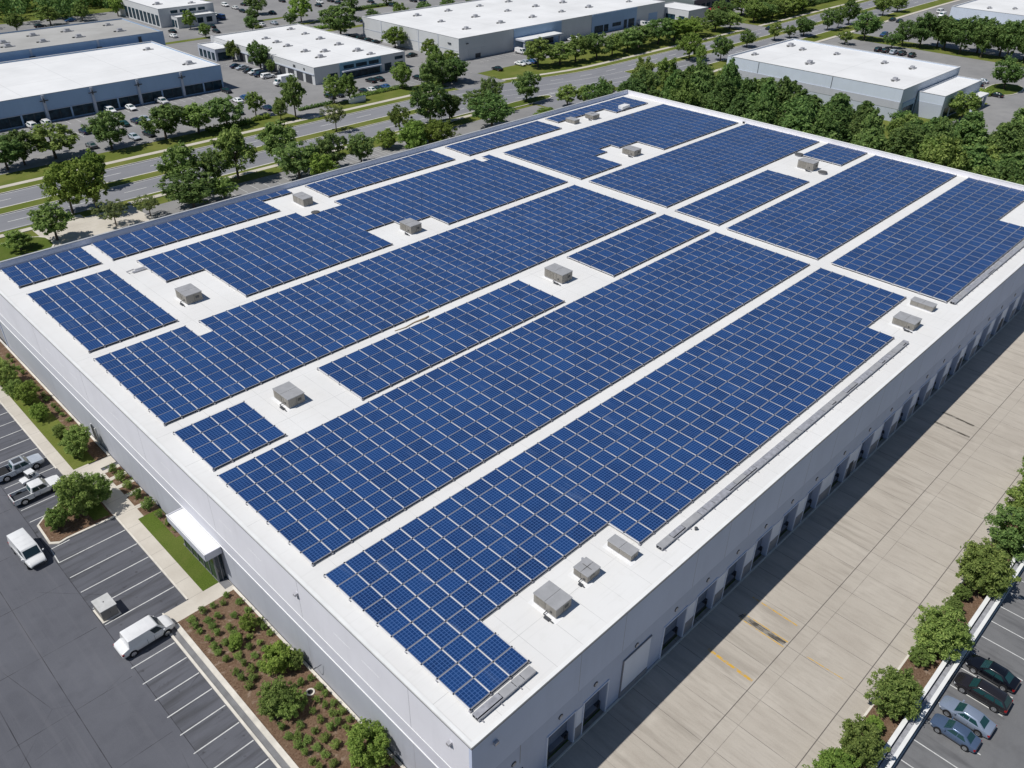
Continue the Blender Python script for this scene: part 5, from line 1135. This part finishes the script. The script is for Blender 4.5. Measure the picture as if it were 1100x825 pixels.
# ------------------------------------------------------------------ far buildings
def building(name, loc, label, x0, x1, y0, y1, h, wall, roof, front=None, vents=(), par=.35, cop='coping', edge='drip'):
    """box with parapet, roof sheet and vents; local frame = world minus loc"""
    o = thing(name, loc, label, 'building'); og = loc
    b = MB([MT[wall]]); t = .3
    for q in ((x0, x1, y0, y0+t), (x0, x1, y1-t, y1), (x0, x0+t, y0+t, y1-t), (x1-t, x1, y0+t, y1-t)): b.box(q[0], q[1], q[2], q[3], 0, h)
    b.build('wall', o, og)
    b = MB(MT[roof]); b.box(x0+t, x1-t, y0+t, y1-t, h-par-.3, h-par); rf = b.build('roof', o, og)
    b = MB([MT[cop], MT[edge]])
    for q in ((x0-.05, x1+.05, y0-.05, y0+t+.02), (x0-.05, x1+.05, y1-t-.02, y1+.05), (x0-.05, x0+t+.02, y0+t+.02, y1-t-.02), (x1-t-.02, x1+.05, y0+t+.02, y1-t-.02)): b.box(q[0], q[1], q[2], q[3], h, h+.10, 1, 0)
    b.build('coping', o, og)
    for (vx, vy) in vents:
        b = MB([MT['galv'], MT['hvac_dark'], MT['hvac_top']]); zz = h-par; s = R.uniform(.8, 1.15)
        b.box(vx-1.1*s, vx+1.0*s, vy-.9*s, vy+.9*s, zz, zz+.35*s, 2); b.box(vx-.6*s, vx+.7*s, vy-.5*s, vy+.6*s, zz+.35*s, zz+.85*s, 0); b.box(vx-1.9*s, vx-1.3*s, vy-.3, vy+.3, zz, zz+.3, 1); b.box(vx+1.2*s, vx+1.8*s, vy-.8, vy-.2, zz, zz+.25, 0)
        b.build('roof_vent', rf, og)
    return o, og
def facade(o, og, axis, at, out, items, name, mat, t=.06):
    """items (a0, a1, z0, z1) on a wall plane; out = -1 or +1 side the viewer is on"""
    for (a0, a1, z0, z1) in items:
        b = MB([MT[mat], MT['dark']]); lo, hi = (at-t, at-.002) if out < 0 else (at+.002, at+t)
        if axis == 'y': b.box(a0, a1, lo, hi, z0, z1)
        else: b.box(lo, hi, a0, a1, z0, z1)
        n = max(1, int((a1-a0)/2.2))
        if name == 'window':
            for k in range(1, n):
                a = a0+(a1-a0)*k/n; l2, h2 = (lo-.03, lo) if out < 0 else (hi, hi+.03)
                if axis == 'y': b.box(a-.05, a+.05, l2, h2, z0, z1, 1)
                else: b.box(l2, h2, a-.05, a+.05, z0, z1, 1)
        b.build(name, o, og)
# 1: low blue and white warehouse at upper left
o, og = building('warehouse_building', (92, 249, 0), 'long low warehouse with a blue glazed front and white roof at upper left', 20, 124.5, 249, 295.3, 7.2, 'farblue', 'far_roof', vents=[(118.4, 285.0), (118.7, 257.5)], par=.3)
P1 = [20.5, 33.5, 46.5, 59.3, 72.3, 85.2, 98.2, 111.4, 124.4]
for p, q in zip(P1, P1[1:]):
    m = (p+q)/2; facade(o, og, 'y', 249, -1, [(p+.5, m-.25, .35, 2.9), (m+.25, q-.5, .35, 2.9)], 'window', 'winglass', .05)
    b = MB(MT['farblue']); b.box(m-.22, m+.22, 248.8, 248.998, 0, 3.0); b.build('mullion', o, og)
for p in P1[1:-1]:
    b = MB([MT['farband'], MT['dark']]); b.box(p-.35, p+.35, 248.55, 248.998, 0, 7.1, 0); pl = b.build('pilaster', o, og)
    b = MB(MT['dark']); b.box(p-1.1, p+1.1, 248.35, 248.548, 5.6, 5.85); b.box(p-.12, p+.12, 248.3, 248.548, 5.2, 6.3); b.build('lamp', pl, og)
b = MB(MT['farband']); b.box(20, 124.5, 248.9, 248.998, 2.95, 3.12); b.build('sill', o, og)
# 2: grey roofed warehouse behind it
o, og = building('warehouse_building', (90, 299.7, 0), 'grey flat roofed warehouse with a blue side wall behind the low white roof', 20, 131, 299.7, 332, 9.0, 'farblue', 'grey_roof', vents=[(84.1, 309.3), (96.1, 321.9), (95.0, 309.8), (107.3, 321.9), (106.5, 309.9), (122.1, 323.7), (120.8, 310.9), (85.0, 316.3)], cop='coping_grey')
for p in (87.5, 108.5): b = MB([MT['farband'], MT['dark']]); b.box(p-.3, p+.3, 299.4, 299.698, 0, 8.9, 0); b.box(p-.9, p+.9, 299.3, 299.398, 6.6, 6.9, 1); b.build('pilaster', o, og)
b = MB(MT['dark']); b.box(122, 123, 299.4, 299.698, 6, 8.3); b.build('downpipe_box', o, og)
# 3: grey two part office at top left
o, og = building('office_building', (163, 353, 0), 'grey office block with a light roof at the top edge, left of centre', 154, 178.0, 353, 392, 7.0, 'fargrey', 'far_roof', vents=[(172, 360), (160, 366)], cop='coping_grey')
facade(o, og, 'x', 154, -1, [(354+3.6*k, 356.6+3.6*k, .5, 4.6) for k in range(9)], 'window', 'winglass')
facade(o, og, 'y', 353, -1, [(155+4*k, 158+4*k, 4.9, 6.0) for k in range(1, 5)], 'window', 'winglass')
o, og = building('office_building', (167, 347, 0), 'small low grey office annex with three dark windows at top left', 158.5, 175.3, 347, 352.7, 4.2, 'fargrey', 'far_roof', par=.25, cop='coping_grey')
facade(o, og, 'y', 347, -1, [(161, 163, 1.2, 3), (167, 169.5, 1.2, 3.2), (171, 173.5, 1.2, 3.2)], 'window', 'winglass'); facade(o, og, 'x', 158.5, -1, [(348, 349.5, .3, 3), (350, 352, .3, 3)], 'window', 'winglass')
# 4: grey office warehouse, centre left
o, og = building('warehouse_building', (166, 234.4, 0), 'grey office warehouse with a teal glazed entrance and many small roof vents', 148, 184.4, 234.4, 300, 5.25, 'fargrey', 'far_roof', vents=[(177.0, 292.9), (176.2, 282.1), (175.4, 271.2), (174.6, 258.8), (173.7, 246.4), (160.0, 268.2), (159.8, 257.0), (158.7, 246.5), (173.8, 239.3), (164.7, 252.7), (161, 284), (160.6, 276)], par=.25)
b = MB(MT['farteal']); b.box(157.6, 174, 234.1, 234.398, 0, 5.2); b.build('front_panel', o, og)
facade(o, og, 'y', 234.1, -1, [(159, 163, 3.3, 4.4), (163.8, 168.2, 3.3, 4.4), (169, 173, 3.3, 4.4), (158.2, 173.4, .2, 2.3)], 'window', 'winglass', .05)
b = MB(MT['farband']); b.box(158, 173.6, 233.0, 234.098, 2.5, 2.9); b.build('awning', o, og)
facade(o, og, 'y', 234.4, -1, [(153, 156.6, .2, 2.6), (175.6, 178.4, .2, 2.6), (180, 183.4, 3.2, 4.2), (180, 183.4, .4, 2.4)], 'window', 'winglass', .05)
facade(o, og, 'x', 148, -1, [(236+5.1*k, 239.6+5.1*k, .1, 2.8) for k in range(9)], 'window', 'dark', .05)
b = MB(MT['farband']); b.box(147.8, 147.998, 234.6, 283, 2.9, 3.2); b.build('sill', o, og)
facade(o, og, 'x', 148, -1, [(245, 246.3, 3.6, 4.4), (239.6, 240.4, 3.6, 4.3)], 'grille', 'dark', .08)
o, og = building('office_building', (145, 290, 0), 'small white roofed pavilion beside the grey office warehouse', 141.2, 147.7, 284.6, 297, 3.9, 'farband', 'far_roof', par=.2)
facade(o, og, 'y', 284.6, -1, [(142, 147, .2, 2.7)], 'window', 'winglass'); facade(o, og, 'x', 141.2, -1, [(285.4+2.9*k, 287.4+2.9*k, .2, 2.7) for k in range(4)], 'window', 'winglass')
# 5: the largest one at top
V5 = [(239.0, 274.0), (221.5, 258.2), (256.4, 274.0), (238.4, 257.2), (219.2, 241.5), (273.5, 274.0), (257.2, 258.2), (237.2, 241.8), (273.9, 258.3), (255.1, 242.1), (289.9, 257.3), (272.8, 242.6), (289.7, 242.5), (222.7, 274.0), (313.7, 240.2), (306.5, 258), (290.5, 273.4), (307, 273)]
o, og = building('warehouse_building', (260, 229, 0), 'largest far warehouse at top, grey and blue front panels under a white roof', 204.2, 325, 229.0, 285, 7.5, 'fargrey', 'far_roof', vents=V5, par=.3)
b = MB(MT['farblue']); b.box(231.5, 257.5, 228.7, 228.998, 0, 7.4); b.build('front_panel', o, og); b = MB(MT['farblue']); b.box(276, 305, 228.7, 228.998, 0, 7.4); b.build('front_panel', o, og)
facade(o, og, 'y', 228.7, -1, [(236.6, 253, .2, 3.2), (277.6, 283, .3, 3.0), (283.6, 286.4, .3, 3.0), (289, 294.6, 1.6, 3.0), (296.6, 298.6, .2, 3.4), (299.6, 303.6, .2, 3.4)], 'window', 'winglass', .05)
facade(o, og, 'y', 229.0, -1, [(208.8, 214.4, .1, 3.4), (215.2, 218.6, .1, 3.4)], 'loading_door', 'fargrey', .07); facade(o, og, 'y', 229.0, -1, [(313.8, 320, .1, 4.0)], 'loading_door', 'farblue', .07)
facade(o, og, 'y', 229.0, -1, [(212.0, 214.6, .1, 1.6)], 'loading_dock', 'dark', .09)
b = MB([MT['coping'], MT['farband']]); b.box(231.6, 252.5, 223.5, 228.69, 3.7, 4.3, 1, 0); cn = b.build('canopy', o, og)
for xx in (232.4, 241.6, 251.6): b = MB(MT['farband']); b.box(xx-.35, xx+.35, 223.8, 224.5, 0, 3.7); b.build('post', cn, og)
b = MB(MT['farband'])
for yy in (240, 251, 262, 273): b.box(204.1, 204.198, yy-.12, yy+.12, .1, 7.4)
b.box(204.12, 204.198, 229.4, 284.6, 3.3, 3.45); b.build('joints', o, og)
facade(o, og, 'y', 229.0, -1, [(207.6, 208.6, 5.3, 5.6)], 'lamp', 'dark', .3); facade(o, og, 'x', 204.2, -1, [(233, 234.6, 5.2, 5.6)], 'lamp', 'dark', .3)
# 6: white warehouse at right with annex
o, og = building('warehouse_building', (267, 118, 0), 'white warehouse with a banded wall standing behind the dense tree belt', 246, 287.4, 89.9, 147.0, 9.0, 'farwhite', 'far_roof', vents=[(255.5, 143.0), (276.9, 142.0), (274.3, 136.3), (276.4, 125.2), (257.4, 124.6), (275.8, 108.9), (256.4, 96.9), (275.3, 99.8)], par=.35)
b = MB(MT['farband']); b.box(245.92, 245.998, 90.0, 146.9, 0, 5.6); b.build('wall_band', o, og)
b = MB(MT['wall_low']); b.box(245.85, 245.918, 90.0, 146.9, 3.6, 5.6); b.build('wall_band', o, og)
b = MB(MT['dark'])
for yy in (144.6, 135.6, 111): b.box(245.9, 245.998, yy-.06, yy+.06, 5.7, 8.9)
b.build('joints', o, og)
b = MB(MT['farblue']); b.box(248, 256.5, 89.75, 89.898, 0, 5.0); b.build('wall_band', o, og); facade(o, og, 'y', 89.75, -1, [(248.6, 255.8, .2, 3.6)], 'window', 'winglass', .05)
o, og = building('office_building', (271, 85, 0), 'low white flat roofed annex at the corner of the right white warehouse', 256.9, 285.2, 82.0, 89.6, 6.8, 'farwhite', 'far_roof', par=.25)
b = MB(MT['farband']); b.box(256.82, 256.898, 82.1, 89.5, 0, 4.3); b.build('wall_band', o, og)
facade(o, og, 'y', 82.0, -1, [(259, 262.6, .2, 3), (264, 270, .2, 3)], 'window', 'winglass', .05)
b = MB([MT['coping'], MT['farwhite']]); b.box(273.0, 284.2, 78.6, 81.99, 3.2, 3.8, 1, 0); cn = b.build('canopy', o, og)
for xx in (273.6, 283.4): b = MB(MT['farwhite']); b.box(xx-.3, xx+.3, 78.8, 79.4, 0, 3.2); b.build('post', cn, og)
# 7: top right
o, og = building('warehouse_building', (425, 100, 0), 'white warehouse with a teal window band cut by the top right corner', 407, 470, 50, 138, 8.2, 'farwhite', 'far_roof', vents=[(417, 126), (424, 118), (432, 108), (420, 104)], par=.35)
b = MB(MT['farteal']); b.box(406.92, 406.998, 50.5, 137.5, 1.5, 3.6); b.build('wall_band', o, og); facade(o, og, 'x', 406.9, -1, [(128-9*k, 135-9*k, 1.6, 3.5) for k in range(6)], 'window', 'winglass', .04)
b = MB([MT['coping'], MT['farband']]); b.box(404.0, 406.9, 119, 125, 2.6, 3.0, 1, 0); b.build('canopy', o, og)
# 8: low buildings at top right of centre
o, og = building('office_building', (333, 225, 0), 'low grey flat roofed building right of the largest far warehouse', 326.4, 341.4, 217.2, 236, 5.0, 'fargrey', 'far_roof', par=.25, cop='coping_grey')
facade(o, og, 'x', 326.4, -1, [(219, 222, .2, 2.6), (224, 229, .2, 2.8)], 'window', 'winglass')
o, og = building('office_building', (360, 236, 0), 'dark green building with a pale roof beside the red awning at top', 343, 378, 226, 246, 6.6, 'fardark', 'far_roof', par=.3, cop='coping_grey')
facade(o, og, 'y', 226, -1, [(345+4.2*k, 347.6+4.2*k, .4, 4.6) for k in range(7)], 'window', 'winglass')
o = thing('awning', (349, 217.6, 0), 'red cloth awning over parked cars at the top of the photo', 'awning'); og = (349, 217.6, 0)
b = MB(MT['red']); b.prism([(341.6, 216.2), (357.4, 216.2), (357.4, 221.6), (341.6, 221.6)], 3.0, 3.25); b.prism([(341.6, 216.0), (357.4, 216.0), (357.4, 216.19), (341.6, 216.19)], 2.3, 3.25); b.build('cover', o, og)
for xx in (342, 349.5, 357): 
    for yy in (216.4, 221.2): b = MB(MT['galv']); b.box(xx-.08, xx+.08, yy-.08, yy+.08, 0, 3.0); b.build('post', o, og)
